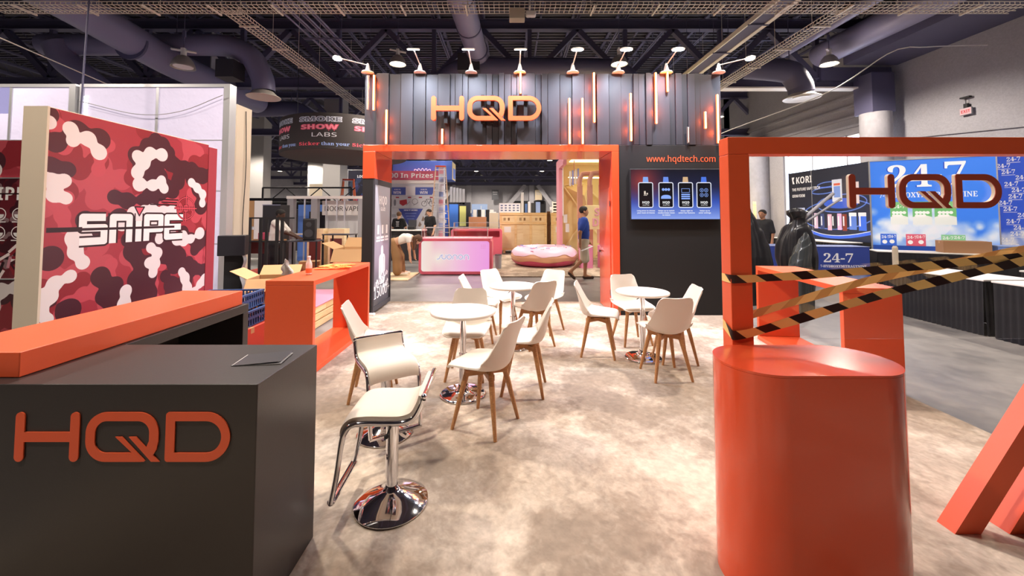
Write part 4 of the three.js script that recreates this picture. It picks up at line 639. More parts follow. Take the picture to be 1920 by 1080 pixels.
  const lt = canvas(256, 768, (g, W, H) => { g.fillStyle = '#1b1d33'; g.fillRect(0, 0, W, H); seed = 5; for (let k = 0; k < 70; k++) { g.fillStyle = `rgba(${70 + rnd(0, 60)},${90 + rnd(0, 80)},${150 + rnd(0, 90)},.25)`; g.beginPath(); g.ellipse(rnd(0, W), rnd(100, 700), rnd(10, 70), rnd(6, 30), rnd(0, 3), 0, 7); g.fill(); } g.fillStyle = '#fff'; g.font = 'bold 40px sans-serif'; g.fillText('LOOPER', 96, 80); g.strokeStyle = '#c73a4c'; g.lineWidth = 12; for (const r of [30, 52]) { g.beginPath(); g.arc(150, 330, r, 3.1, 6.3); g.stroke(); } g.font = 'bold 74px sans-serif'; g.fillText('LOOPER', 26, 420); });
  const bn = thing('hanging_banner', 'dark blue banner with white lettering by the orange ladder', 'banner', [-7.5, 0, -20]); obj('banner_cloth', box(1.1, 3.6, 0.02, 0, 2.1, 0), S(0x1b1d33, 0.8), bn); obj('print', new THREE.PlaneGeometry(1.08, 3.58).translate(0, 2.1, 0.012), new THREE.MeshStandardMaterial({ map: lt, roughness: 0.7 }), bn); obj('pole', [rod(V(-0.6, 3.9, 0), V(0.6, 3.9, 0), 0.02), rod(V(-0.6, 0, 0), V(-0.6, 3.9, 0), 0.02), rod(V(0.6, 0, 0), V(0.6, 3.9, 0), 0.02)], M.alu, bn);
  const bb = thing('beige_block', 'tall beige exhibition wall block before the far columns', 'booth wall', [-14.3, 0, -30]); obj('panel', box(1.3, 4.0, 0.3, 0, 2.0, 0), M.beige, bb); obj('panel', box(0.02, 4.0, 0.3, 0.68, 2, 0), M.grey, bb);
  const db = thing('dark_booth', 'dark booth fascia running behind the lattice truss', 'booth wall', [-10.6, 0, -18]); obj('fascia', box(5, 0.5, 0.2, 0, 2.15, 0), S(0x1d1b20, 0.8), db); for (const x of [-2.4, -0.6, 1.2, 2.4]) obj('upright', box(0.1, 1.9, 0.1, x, 0.95, 0), M.white, db); obj('backdrop', box(5, 1.9, 0.05, 0, 0.95, -0.5), S(0x57504c, 0.8), db);
}
// ------------------------------------------------------------------ beyond the portal
{
  // neighbouring stand floor
  struct('stand_carpet', span(-0.45, 7.2, 0, 0.03, -10.45, -16.3), new THREE.MeshStandardMaterial({ map: carpetTex, color: 0xf4efe8, roughness: 0.95 }));
  one('plywood_board', 'pale plywood board lying on the concrete under the bending woman', 'board', [rspan(-3.6, -2.5, 0.001, 0.025, -9.9, -11.2, 0.003, 1)], M.ply);
  // pink kiosk with lit front
  const ks = thing('pink_kiosk', 'pink rounded kiosk with glowing lettered front', 'kiosk', [-1.45, 0, -10.86]);
  const ring = rrect(new THREE.Shape(), -1.0, 0.02, 1.98, 0.95, 0.12); ring.holes.push(rrect(new THREE.Path(), -1.0 + 0.06, 0.09, 1.85, 0.82, 0.07));
  obj('pink_shell', [ext(ring, 0.9).translate(0, 0, -0.9)], M.pink, ks);
  const sgn = canvas(1024, 460, (g, W, H) => { const gr = g.createLinearGradient(0, 0, W, 0); gr.addColorStop(0, '#fff3ea'); gr.addColorStop(0.12, '#ffe6da'); gr.addColorStop(0.2, '#fbc6d3'); gr.addColorStop(0.45, '#ffd3e6'); gr.addColorStop(0.75, '#ffb4ec'); gr.addColorStop(1, '#fba6ee'); g.fillStyle = gr; g.fillRect(0, 0, W, H); const rg = g.createRadialGradient(250, 260, 20, 250, 260, 260); rg.addColorStop(0, 'rgba(255,245,230,.9)'); rg.addColorStop(1, 'rgba(255,220,225,0)'); g.fillStyle = rg; g.fillRect(0, 0, W, H);
    g.lineWidth = 26; g.strokeStyle = 'rgba(255,255,255,.85)'; g.lineCap = g.lineJoin = 'round'; const draw = () => { g.beginPath(); g.moveTo(240, 275); g.quadraticCurveTo(275, 275, 282, 240); g.quadraticCurveTo(288, 212, 318, 212); g.moveTo(310, 212); g.lineTo(310, 240); g.arc(340, 242, 30, Math.PI, 0, true); g.lineTo(370, 212); g.moveTo(452, 243); g.arc(420, 243, 32, 0, 6.3); g.moveTo(474, 275); g.lineTo(474, 243); g.arc(506, 243, 32, Math.PI, 0); g.lineTo(538, 275); g.moveTo(622, 243); g.arc(590, 243, 32, 0, 6.3); g.moveTo(644, 275); g.lineTo(644, 243); g.arc(676, 243, 32, Math.PI, 0); g.lineTo(708, 275); g.stroke(); }; draw(); g.lineWidth = 9; g.strokeStyle = '#a9a2dd'; draw();
    g.fillStyle = '#e36a9a'; for (let k = 0; k < 9; k++) { g.beginPath(); g.arc(905 + (k % 3) * 26, 60 + Math.floor(k / 3) * 24, 4, 0, 7); g.fill(); } });
  obj('lit_panel', new THREE.PlaneGeometry(1.85, 0.82).translate(-0.015, 0.5, -0.06), new THREE.MeshStandardMaterial({ color: 0x333333, emissive: 0xffffff, emissiveMap: sgn, emissiveIntensity: 0.68, roughness: 0.4 }), ks);
  obj('counter_top', [rbox(1.96, 0.02, 0.88, -0.01, 0.98, -0.45, 0.006)], M.pinkPale, ks);
  const kl = new THREE.RectAreaLight(0xffc4e4, 1.0, 1.85, 0.82); kl.position.set(0, 0.5, 0.0); kl.rotation.y = Math.PI; ks.add(kl);
  obj('glass_case', [span(-0.95, 0.85, 0.99, 1.26, -0.15, -0.155), span(-0.95, 0.85, 0.99, 1.26, -0.75, -0.755), span(-0.95, -0.945, 0.99, 1.26, -0.155, -0.75), span(0.845, 0.85, 0.99, 1.26, -0.155, -0.75), span(-0.95, 0.85, 1.26, 1.265, -0.15, -0.755)], M.glass, ks);
  obj('case_edge', [span(-0.96, 0.86, 1.262, 1.275, -0.14, -0.155), span(0.845, 0.865, 0.99, 1.27, -0.14, -0.16), span(-0.96, -0.95, 0.99, 1.27, -0.14, -0.16), span(-0.1, -0.09, 0.99, 1.27, -0.14, -0.15), span(-0.96, 0.86, 1.262, 1.275, -0.745, -0.76)], M.alu, ks);
  // second pink counter behind
  const k2 = thing('pink_counter', 'rose pink display counter behind the glowing kiosk', 'counter', [-1.35, 0, -16.5]);
  const r2 = rrect(new THREE.Shape(), -1.05, 0, 2.1, 1.06, 0.1); r2.holes.push(rrect(new THREE.Path(), -0.95, 0.72, 1.9, 0.26, 0.03));
  obj('counter_shell', [ext(r2, 0.6).translate(0, 0, -0.6)], M.pink, k2); obj('niche_back', [span(-0.95, 0.95, 0.72, 0.98, -0.5, -0.52)], M.pink, k2);
  obj('glass_case', [span(-0.95, 0.95, 1.06, 1.32, -0.1, -0.105), span(-0.95, 0.95, 1.315, 1.32, -0.1, -0.55), span(-0.95, -0.945, 1.06, 1.32, -0.1, -0.55), span(0.945, 0.95, 1.06, 1.32, -0.1, -0.55)], M.glass, k2); obj('case_edge', [span(-0.96, 0.96, 1.315, 1.33, -0.09, -0.105), span(0.94, 0.96, 1.06, 1.32, -0.09, -0.11), span(-0.96, -0.94, 1.06, 1.32, -0.09, -0.11)], M.alu, k2);
  const bin = thing('waste_bin', 'small grey waste bin at the kiosk side', 'bin', [-0.33, 0.031, -12.0]); obj('bin_body', [cyl(0.1, 0.09, 0.4, 0, 0.2, 0, 20)], M.grey, bin); obj('bin_rim', [lathe([[0.09, 0.39], [0.105, 0.4], [0.105, 0.415], [0.09, 0.41]], 20)], M.darkgrey, bin);
  // inflatable ring
  const dn = thing('inflatable_ring', 'big inflatable doughnut ring with pink icing', 'inflatable', [1.12, 0.03, -13.0]);
  const ringG = (fn, nu = 64, nv = 18, a0 = 0, a1 = 6.2832) => { const pos = [], idx = []; for (let i = 0; i <= nu; i++) for (let j = 0; j <= nv; j++) { const th = i / nu * 6.2832, ph = a0 + (a1 - a0) * j / nv, [rr, yy] = fn(th, ph); pos.push(Math.cos(th) * rr, yy, Math.sin(th) * rr); } for (let i = 0; i < nu; i++) for (let j = 0; j < nv; j++) { const a = i * (nv + 1) + j, b = a + nv + 1; idx.push(a, a + 1, b, b, a + 1, b + 1); } const g = new THREE.BufferGeometry(); g.setAttribute('position', new THREE.Float32BufferAttribute(pos, 3)); g.setIndex(idx); g.computeVertexNormals(); return clean(g); };
  const tor = (th, ph, k) => [0.71 + 0.36 * k * Math.cos(ph), 0.3 + 0.29 * k * Math.sin(ph)];
  obj('dough_body', ringG((th, ph) => tor(th, ph, 1)), S(0xe0ad8a, 0.45), dn);
  const ic = obj('icing', ringG((th, q) => tor(th, 0.2 + 0.12 * Math.sin(th * 7) + 0.06 * Math.sin(th * 13 + 1) + q * (2.9 - 0.2), 1.03), 96, 14, 0, 1), S(0xf2cfe4, 0.35), dn);
  obj('pink_base', ringG((th, q) => tor(th, -0.45 + 0.1 * Math.sin(th * 6 + 2) - q * 2.2, 1.025), 96, 10, 0, 1), S(0xd2567f, 0.4), dn);
  seed = 12; for (let k = 0; k < 26; k++) { const th = rnd(0, 6.28), ph = rnd(0.7, 2.1), [rr, yy] = tor(th, ph, 1.05); obj('sprinkle', clean(new THREE.CapsuleGeometry(0.014, 0.09, 3, 8).rotateZ(Math.PI / 2).rotateY(rnd(0, 3))).translate(Math.cos(th) * rr, yy, Math.sin(th) * rr), S([0xb79be0, 0xe58fb8, 0x9aa6e6, 0xffffff][k % 4], 0.4), ic); }
  // shipping crates
  function crate(label, x, d, w, h, dp) { const t = thing('shipping_crate', label, 'crate', [x, 0, -d]); obj('crate_panel', rbox(w, h - 0.12, dp, 0, h / 2 + 0.06, 0, 0.004, 1), M.ply, t); const n = Math.max(2, Math.round(w / 0.75)); for (let k = 0; k <= n; k++) obj('batten', [span(-w / 2 + k * (w - 0.1) / n, -w / 2 + k * (w - 0.1) / n + 0.1, 0.12, h, dp / 2 + 0.001, dp / 2 + 0.03)], M.pine, t); for (const y of [0.12, h - 0.5, h - 0.1]) obj('rail', [span(-w / 2, w / 2, y, y + 0.1, dp / 2 + 0.031, dp / 2 + 0.05)], M.pine, t); for (let k = 0; k < n; k++) { const x0 = -w / 2 + (k + 0.5) * w / n; for (const [a, b] of [[-0.16, -0.13], [-0.11, -0.08], [0.02, 0.1]]) obj('stencil_mark', span(x0 + a, x0 + b, h - 0.34, h - 0.22, dp / 2 + 0.001, dp / 2 + 0.004), M.cardDark, t); } obj('notice', [span(-w / 2 + 0.2, -w / 2 + 0.5, h - 0.85, h - 0.6, dp / 2 + 0.001, dp / 2 + 0.005)], M.paper, t); for (const s of [-1, 0, 1]) obj('skid', span(s * w * 0.4 - 0.05, s * w * 0.4 + 0.05, 0, 0.12, -dp / 2, dp / 2), M.pine, t); return t; }
  crate('wide pine shipping crate with three panels behind the pink counter', 0.6, 17.9, 2.05, 1.74, 1.1);
  crate('pine shipping crate partly hidden behind the yellow stand', 2.55, 17.9, 1.5, 1.74, 1.1);
  one('timber_post', 'dark rough timber post between the pine crates', 'timber', [rspan(1.64, 1.78, 0, 1.8, -17.4, -17.55, 0.01), rspan(1.63, 1.8, 0.5, 0.6, -17.38, -17.56, 0.01), rspan(1.63, 1.8, 1.2, 1.3, -17.38, -17.56, 0.01)], S(0x5a3c26, 0.9));
  { const b = thing('sponsor_board', 'white board of small blue logos leaning on the wide crate', 'board', [0.02, 1.745, -17.8]); const tx = canvas(512, 220, (g, W, H) => { g.fillStyle = '#dfe3f2'; g.fillRect(0, 0, W, H); g.fillStyle = '#3a4a86'; for (let j = 0; j < 3; j++) for (let i = 0; i < 5; i++) { g.beginPath(); g.ellipse(60 + i * 98, 50 + j * 60, 30, 14, 0, 0, 7); g.fill(); } }); obj('board', rbox(0.95, 0.42, 0.03, 0, 0.21, 0, 0.005, 1), M.white, b); obj('print', new THREE.PlaneGeometry(0.93, 0.4).translate(0, 0.21, 0.017), new THREE.MeshStandardMaterial({ map: tx, roughness: 0.5 }), b); }
  { seed = 8; const cols = [0x4c6fb0, 0xd8dde8, 0x35383f, 0x8aa4dc, 0xc9c9cc]; for (let k = 0; k < 5; k++) one('rolled_panel', ['slim dark panel upright on the wide crate', 'pale panel upright on the wide crate', 'blue striped panel upright on the wide crate', 'light blue panel upright on the wide crate', 'grey post upright on the wide crate'][k], 'panel', [rbox([0.1, 0.1, 0.16, 0.2, 0.12][k], [0.4, 0.5, 0.44, 0.48, 0.9][k], 0.1, [0.75, 0.88, 1.05, 1.28, 0.58][k], 1.745 + [0.2, 0.25, 0.22, 0.24, 0.45][k], -17.9, 0.01)], S(cols[k], 0.6)); }
  { const r = thing('bottle_rack', 'white slatted rack standing on the partly hidden crate', 'rack', [2.35, 1.745, -17.9]); obj('back', box(0.8, 0.5, 0.03, 0, 0.25, -0.2), M.darkgrey, r); for (let k = 0; k < 4; k++) obj('slat', box(0.8, 0.05, 0.2, 0, 0.06 + k * 0.13, 0), M.white, r); for (const s of [-1, 1]) obj('side', box(0.03, 0.5, 0.25, s * 0.41, 0.25, -0.02), M.white, r); }
  // yellow stand with arches
  const ys = thing('yellow_stand', 'yellow timber stand with pale angled struts and a pink edge', 'booth'); const yel = S(0xf8e6ac, 0.75), bron = S(0xd29a86, 0.5);
  obj('back_wall', [span(1.9, 6.0, 0.03, 3.5, -15, -15.15)], yel, ys); obj('canopy', [span(1.9, 6.0, 3.5, 3.62, -12.4, -15.15)], yel, ys); obj('pink_edge', [span(1.78, 1.9, 0.03, 3.3, -14.3, -15.1), span(1.78, 1.9, 3.3, 3.62, -13.2, -15.1)], M.pinkPale, ys); obj('white_edge', span(1.895, 1.93, 1.6, 3.4, -14.2, -14.3), M.white, ys);
  const facet = (a, b, c, d) => { const g = new THREE.BufferGeometry(), m = [(a[0] + b[0] + c[0]) / 3, (a[1] + b[1] + c[1]) / 3], P = (p, z) => [p[0], p[1], z]; g.setAttribute('position', new THREE.Float32BufferAttribute([[a, b], [b, c], [c, a]].flatMap(([p, q]) => [...P(p, -14.999), ...P(q, -14.999), ...P(m, -15 + d)]), 3)); g.computeVertexNormals(); return clean(g); };
  obj('wall_facet', facet([2.0, 2.75], [3.1, 1.2], [3.1, 3.05], 0.45), yel, ys); obj('wall_facet', facet([3.2, 0.1], [4.4, 0.1], [3.8, 1.7], 0.5), yel, ys);
  for (const [a, b] of [[[2.0, 2.75], [3.3, 0.9]], [[2.3, 2.85], [3.4, 1.5]], [[1.95, 0.3], [3.2, 2.0]], [[2.6, 2.95], [3.6, 2.0]], [[2.0, 2.72], [3.6, 3.2]]]) obj('strut', beam(V(a[0], a[1], -14.9), V(b[0], b[1], -14.9), 0.05, 0.05), S(0xfff0c0, 0.6), ys);
  for (const [x, d] of [[2.33, 13.2], [2.62, 13.0], [2.95, 12.8]]) { const pts = [V(x, 0.03, -d), V(x, 2.3, -d), V(x + 0.02, 2.8, -d), V(x + 0.14, 2.98, -d), V(x + 0.35, 3.0, -d), V(x + 1.3, 3.0, -d)]; obj('arch', [span(x - 0.08, x + 0.08, 0.03, 2.6, -d - 0.06, -d + 0.06), tube([V(x, 2.55, -d), V(x, 2.75, -d), V(x + 0.06, 2.92, -d), V(x + 0.2, 3.0, -d), V(x + 1.3, 3.0, -d)], 0.075, 30, 10)], bron, ys); }
  obj('arch_light', [span(2.1, 3.6, 2.96, 2.98, -14.2, -14.24), span(2.1, 3.6, 2.9, 2.92, -13.8, -13.84)], glow(0xffe9b0, 4), ys);
  { const l = new THREE.RectAreaLight(0xffe2a0, 8, 3.0, 0.8); l.position.set(3.6, 3.48, -13.6); l.rotation.x = -Math.PI / 2; ys.add(l); obj('canopy_lamp', box(3.0, 0.02, 0.8, 3.6, 3.49, -13.6), glow(0xffe9b0, 2), ys); }
  for (const [x, y] of [[1.93, 1.35], [2.0, 1.02]]) obj('notice', [span(x, x + 0.13, y, y + 0.3, -14.25, -14.27)], M.paper, ys);
  obj('pink_plinth', [span(2.15, 2.5, 0.03, 0.7, -12.05, -12.4), span(2.72, 3.3, 0.03, 0.7, -12.05, -12.4)], S(0xe58bb2, 0.5), ys);
  { const sg = thing('hanging_sign', 'small slatted white and blue sign hung from the yellow canopy', 'sign', [2.2, 0, -13.5]); obj('rod', rod(V(0, 3.12, 0), V(0, 3.5, 0), 0.015), bron, sg); for (let k = 0; k < 4; k++) obj('slat', box(0.06, 0.5, 0.03, -0.14 + k * 0.09, 2.86 - k * 0.0 + k * 0.03, 0), k % 2 ? S(0x9aa4e6, 0.5) : M.white, sg); }
  { const sg = thing('stand_sign', 'sand coloured sign with puffy pink lettering on the yellow stand', 'sign', [2.75, 1.55, -12.45]); obj('board', rbox(0.9, 0.75, 0.05, 0.05, 0, 0, 0.01), S(0xe8d3a0, 0.7), sg); obj('lettering', [new TextGeometry('Su', { font: fontBold, size: 0.24, depth: 0.03, curveSegments: 4 }).translate(-0.12, 0.05, 0.026), new TextGeometry('Donut', { font: fontBold, size: 0.24, depth: 0.03, curveSegments: 4 }).translate(-0.2, -0.27, 0.026)], S(0xe7a7b6, 0.4), sg); obj('bracket', span(-0.02, 0.12, -0.8, -0.37, -0.03, 0.03), bron, sg); }
  // prize wall
  const pw = thing('prize_wall', 'white prize booth wall with a pink headline banner', 'booth wall', [-4.9, 0, -18.5]);
  obj('wall', [span(-1.75, 1.63, 0, 3.26, -0.02, -0.3)], S(0xdcdde2, 0.7), pw);
  const bt = canvas(1024, 150, (g, W, H) => { const gr = g.createLinearGradient(0, 0, W, 0); g.fillStyle = '#d4617c'; g.fillRect(0, 0, W, H); g.fillStyle = '#fff'; g.font = 'bold 112px sans-serif'; g.fillText('$10,000 In Prizes', 60, 115, 900); });
  obj('banner', [span(-1.75, 1.63, 3.262, 3.68, 0.1, -0.3)], S(0xd4617c, 0.5), pw); obj('banner_print', new THREE.PlaneGeometry(3.36, 0.41).translate(-0.06, 3.471, 0.102), new THREE.MeshStandardMaterial({ map: bt, roughness: 0.5 }), pw);
  const pt = canvas(1024, 960, (g, W, H) => {
    g.fillStyle = '#cfd2da'; g.fillRect(0, 0, W, H); g.fillStyle = '#4a5fb4'; g.beginPath(); g.moveTo(40, 130); g.lineTo(970, 130); g.lineTo(900, 270); g.lineTo(120, 270); g.fill(); g.fillStyle = '#e9e9ee'; g.fillRect(420, 110, 175, 180); g.fillStyle = '#f4f4f8'; g.font = 'bold 70px sans-serif'; g.textAlign = 'center'; g.fillText('WIN', 265, 250); g.fillText('WIN', 750, 250); g.font = 'bold 28px sans-serif'; g.fillText('SCAN TO', 265, 180); g.fillText('SCAN TO', 750, 180);
    g.strokeStyle = '#a7aab5'; g.lineWidth = 5; g.beginPath(); g.roundRect(55, 285, 920, 220, 24); g.stroke();
    g.fillStyle = '#3d3f4a'; g.fillRect(120, 340, 26, 140); g.fillRect(154, 345, 14, 135); g.fillStyle = '#7c7f8b'; g.beginPath(); g.ellipse(225, 410, 22, 60, 0, 0, 7); g.fill(); g.fillStyle = '#b23442'; g.beginPath(); g.moveTo(310, 370); g.lineTo(440, 350); g.lineTo(450, 430); g.lineTo(370, 470); g.lineTo(310, 430); g.fill(); g.strokeStyle = '#4d4f5c'; g.lineWidth = 6; g.beginPath(); g.moveTo(430, 460); g.lineTo(500, 390); g.stroke(); g.beginPath(); g.arc(590, 390, 50, 0, 7); g.stroke(); g.beginPath(); g.moveTo(560, 460); g.lineTo(650, 410); g.stroke();
    g.lineWidth = 8; for (const x of [760, 900]) { g.beginPath(); g.arc(x, 430, 48, 0, 7); g.stroke(); } g.beginPath(); g.moveTo(760, 430); g.lineTo(800, 350); g.lineTo(880, 350); g.lineTo(840, 430); g.lineTo(800, 350); g.moveTo(900, 430); g.lineTo(870, 330); g.stroke(); g.fillStyle = '#a23444'; for (const x of [240, 460, 660, 860]) g.fillRect(x, 305, 60, 22);
    g.fillStyle = '#4453a6'; g.beginPath(); g.moveTo(290, 520); g.lineTo(740, 520); g.lineTo(515, 900); g.fill(); g.fillStyle = '#fff'; g.font = 'bold 34px sans-serif'; g.fillText('HOW IT WORKS', 515, 560); g.fillStyle = '#8fa0dd'; for (const y of [600, 650, 700]) g.fillRect(515 - (860 - y) * 0.4, y, (860 - y) * 0.8, 10);
    g.fillStyle = '#8a7a6e'; for (const [x, y] of [[800, 600], [740, 700], [680, 800]]) { g.beginPath(); g.moveTo(x - 30, y + 40); g.lineTo(x, y - 50); g.lineTo(x + 36, y + 10); g.lineTo(x + 10, y + 50); g.fill(); } g.fillStyle = '#a9abb6'; g.fillRect(170, 620, 80, 60); g.fillRect(240, 720, 70, 70);
  });
  obj('printed_panel', new THREE.PlaneGeometry(2.6, 2.44).translate(0.33, 2.04, -0.012), new THREE.MeshStandardMaterial({ map: pt, roughness: 0.6 }), pw);
  obj('corner_post', [span(1.63, 1.88, 0, 3.9, 0.1, -0.3)], S(0xd9dbe8, 0.6), pw); for (let k = 0; k < 10; k++) obj('post_tile', [span(1.66, 1.85, 0.3 + k * 0.36, 0.55 + k * 0.36, 0.101, 0.106)], S([0xb7c4ee, 0xe9a3b6, 0x9fb2e6, 0xeef0fa][k % 4], 0.5), pw);
  obj('white_cornice', [span(-1.75, 1.63, 3.1, 3.262, 0.05, -0.02)], M.white, pw);
  const hc = thing('hanging_cube_sign', 'blue cube sign hung above the prize wall', 'hanging sign', [-4.1, 0, -19.4]); const hb = canvas(512, 128, (g, W, H) => { g.fillStyle = '#3e5db0'; g.fillRect(0, 0, W, H); g.strokeStyle = '#dfe6fb'; g.lineWidth = 5; for (let k = 0; k < 5; k++) { g.beginPath(); g.ellipse(256 + (k - 2) * 26, 76, 12, 26, (k - 2) * 0.4, 0, 7); g.stroke(); } });
  obj('cube', rbox(2.8, 0.9, 1.2, 0, 3.75, 0, 0.01), S(0x3e5db0, 0.6), hc); obj('print', new THREE.PlaneGeometry(2.7, 0.86).translate(0, 3.75, 0.602), new THREE.MeshStandardMaterial({ map: hb, roughness: 0.6 }), hc); obj('side_print', [span(1.401, 1.405, 3.33, 4.17, -0.58, 0.58)], S(0xe9d8a6, 0.6), hc); obj('side_print', [span(1.406, 1.408, 3.4, 3.9, -0.5, 0.3)], S(0x6f8ee6, 0.6), hc); for (const s of [-1, 1]) obj('wire', rod(V(s * 1.2, 4.2, 0), V(s * 1.2, 8.3, 0), 0.008), M.dark, hc);
  // table with white top where the staff stand
  const wt = thing('white_counter', 'white topped counter in front of the prize wall', 'counter', [-3.7, 0, -14.6]); obj('counter_top', rbox(1.3, 0.04, 0.6, 0, 1.08, 0, 0.006), M.white, wt); obj('counter_body', rbox(1.1, 1.05, 0.45, 0, 0.53, 0, 0.006), S(0x2a2629, 0.7), wt);
  const eb = thing('till_machine', 'black till machine on the white topped counter', 'till', [-3.55, 1.101, -14.6]); obj('machine_base', rbox(0.25, 0.12, 0.25, 0, 0.06, 0, 0.02), M.dark, eb); obj('machine_screen', rbox(0.3, 0.24, 0.03, 0, 0.24, -0.05, 0.01).rotateX(-0.15), S(0x33353c, 0.3), eb);
  carton('brown cardboard carton behind the pink counter, topmost of a pair', 0.85, 0.55, 0.6, [-1.55, 1.003, -19.6], R(4), S(0xc08a66, 0.85));
  carton('brown cardboard carton behind the pink counter, lower of a pair', 0.9, 1.0, 0.7, [-1.5, 0, -19.6], R(0), S(0xa87655, 0.85));
  carton('tall pale carton beside the brown pair', 0.45, 1.75, 0.5, [-0.76, 0, -19.7], R(2), M.beige);
  { const t = thing('stacked_shelving', 'row of black and white shelving behind the cartons', 'shelving', [-1.6, 0, -21]); obj('frame', box(2.4, 1.0, 0.5, 0, 0.5, 0), M.dark, t); for (let k = 0; k < 5; k++) obj('panel', box(0.18, 0.62, 0.3, -0.2 + k * 0.22, 1.62, 0), k % 2 ? M.dark : M.white, t); obj('support', box(1.3, 0.3, 0.4, 0.2, 1.15, 0), M.darkgrey, t); }
  { const t = thing('slatted_sign', 'pale upright slatted fascia on a dark booth', 'booth', [-2.75, 0, -22]); for (let k = 0; k < 5; k++) obj('slat', box(0.13, 0.85, 0.1, -0.45 + k * 0.17, 2.78 - k * 0.03, 0), M.alu, t); obj('dark_wall', box(1.2, 2.35, 0.3, 0, 1.175, -0.1), S(0x2a2a34, 0.7), t); obj('poster_panel', box(0.5, 1.3, 0.02, -0.3, 1.6, 0.07), S(0x4d88ee, 0.5), t); obj('poster_panel', box(0.35, 1.1, 0.02, 0.2, 1.6, 0.07), S(0xdfe08a, 0.5), t); }
  { const t = thing('blue_display', 'bright blue lit display panel beside the aluminium ladder', 'display', [-3.64, 0, -22.3]); obj('panel', rbox(0.5, 2.2, 0.1, 0, 1.1, 0, 0.01), S(0x2f6df0, 0.4), t); obj('white_mark', [box(0.1, 0.3, 0.01, -0.1, 1.4, 0.056), box(0.1, 0.2, 0.01, 0.1, 1.3, 0.056), box(0.3, 0.08, 0.01, 0, 1.75, 0.056)], M.white, t); }
  { const t = thing('pale_display', 'pale blue draped stand beside the stacked shelving', 'display', [-1.75, 0, -23.5]); obj('panel', box(0.9, 2.3, 0.3, 0, 1.15, 0), S(0xa9c4ee, 0.6), t); obj('grid_rail', [box(0.9, 0.03, 0.32, 0, 1.2, 0), box(0.9, 0.03, 0.32, 0, 1.7, 0), box(0.03, 2.2, 0.32, 0.1, 1.1, 0)], M.white, t); }
  for (const [x, y, w, h, c, lb] of [[-2.1, 4.75, 1.0, 1.5, 0x54565c, 'dark notice board high on the far wall'], [4.3, 4.75, 1.0, 1.5, 0xb9ab92, 'sand notice board high on the far wall']]) { const t = thing('notice_board', lb, 'notice', [x, y, -59.0]); obj('board', box(w, h, 0.08, 0, 0, 0), S(c, 0.7), t); obj('notice_line', [box(w * 0.7, 0.12, 0.02, 0, 0.4, 0.05), box(w * 0.6, 0.1, 0.02, 0, 0.1, 0.05)], M.grey, t); obj('mount', box(0.1, 0.1, 0.5, 0, 0, -0.3), M.grey, t); }
  // rows of far booths so the far hall is not empty
  seed = 21; const far = [0x8b8d98, 0xb8a58e, 0x4a5a8c, 0x5b5b62, 0xc8c4c0, 0x7a5248, 0x33343c];
  const words = ['slate grey', 'sandy', 'deep blue', 'charcoal', 'off-white', 'rust brown', 'black']; let q = 0;
  for (const [x, d, w, h] of [[-9, 34, 3, 2.4], [-13.5, 38, 4, 2.2], [-5, 40, 3, 1.9], [-2.2, 36, 2, 1.7], [5.4, 38, 3, 2.2], [-20, 32, 5, 2.5], [-18, 22, 4, 2.1]]) { const i = q++; const t = thing('far_booth', 'small ' + words[i] + ' booth standing in the far hall', 'booth', [x, 0, -d]); obj('back_panel', box(w, h, 0.15, 0, h / 2, -0.6), S(far[i], 0.8), t); obj('side_panel', box(0.12, h, 1.2, -w / 2, h / 2, 0), S(far[i], 0.8), t); obj('header', box(w, 0.3, 0.12, 0, h + 0.15, -0.6), M.white, t); obj('desk', box(w * 0.4, 0.95, 0.5, w * 0.1, 0.475, 0.5), S(0x6a625c, 0.8), t); }
}
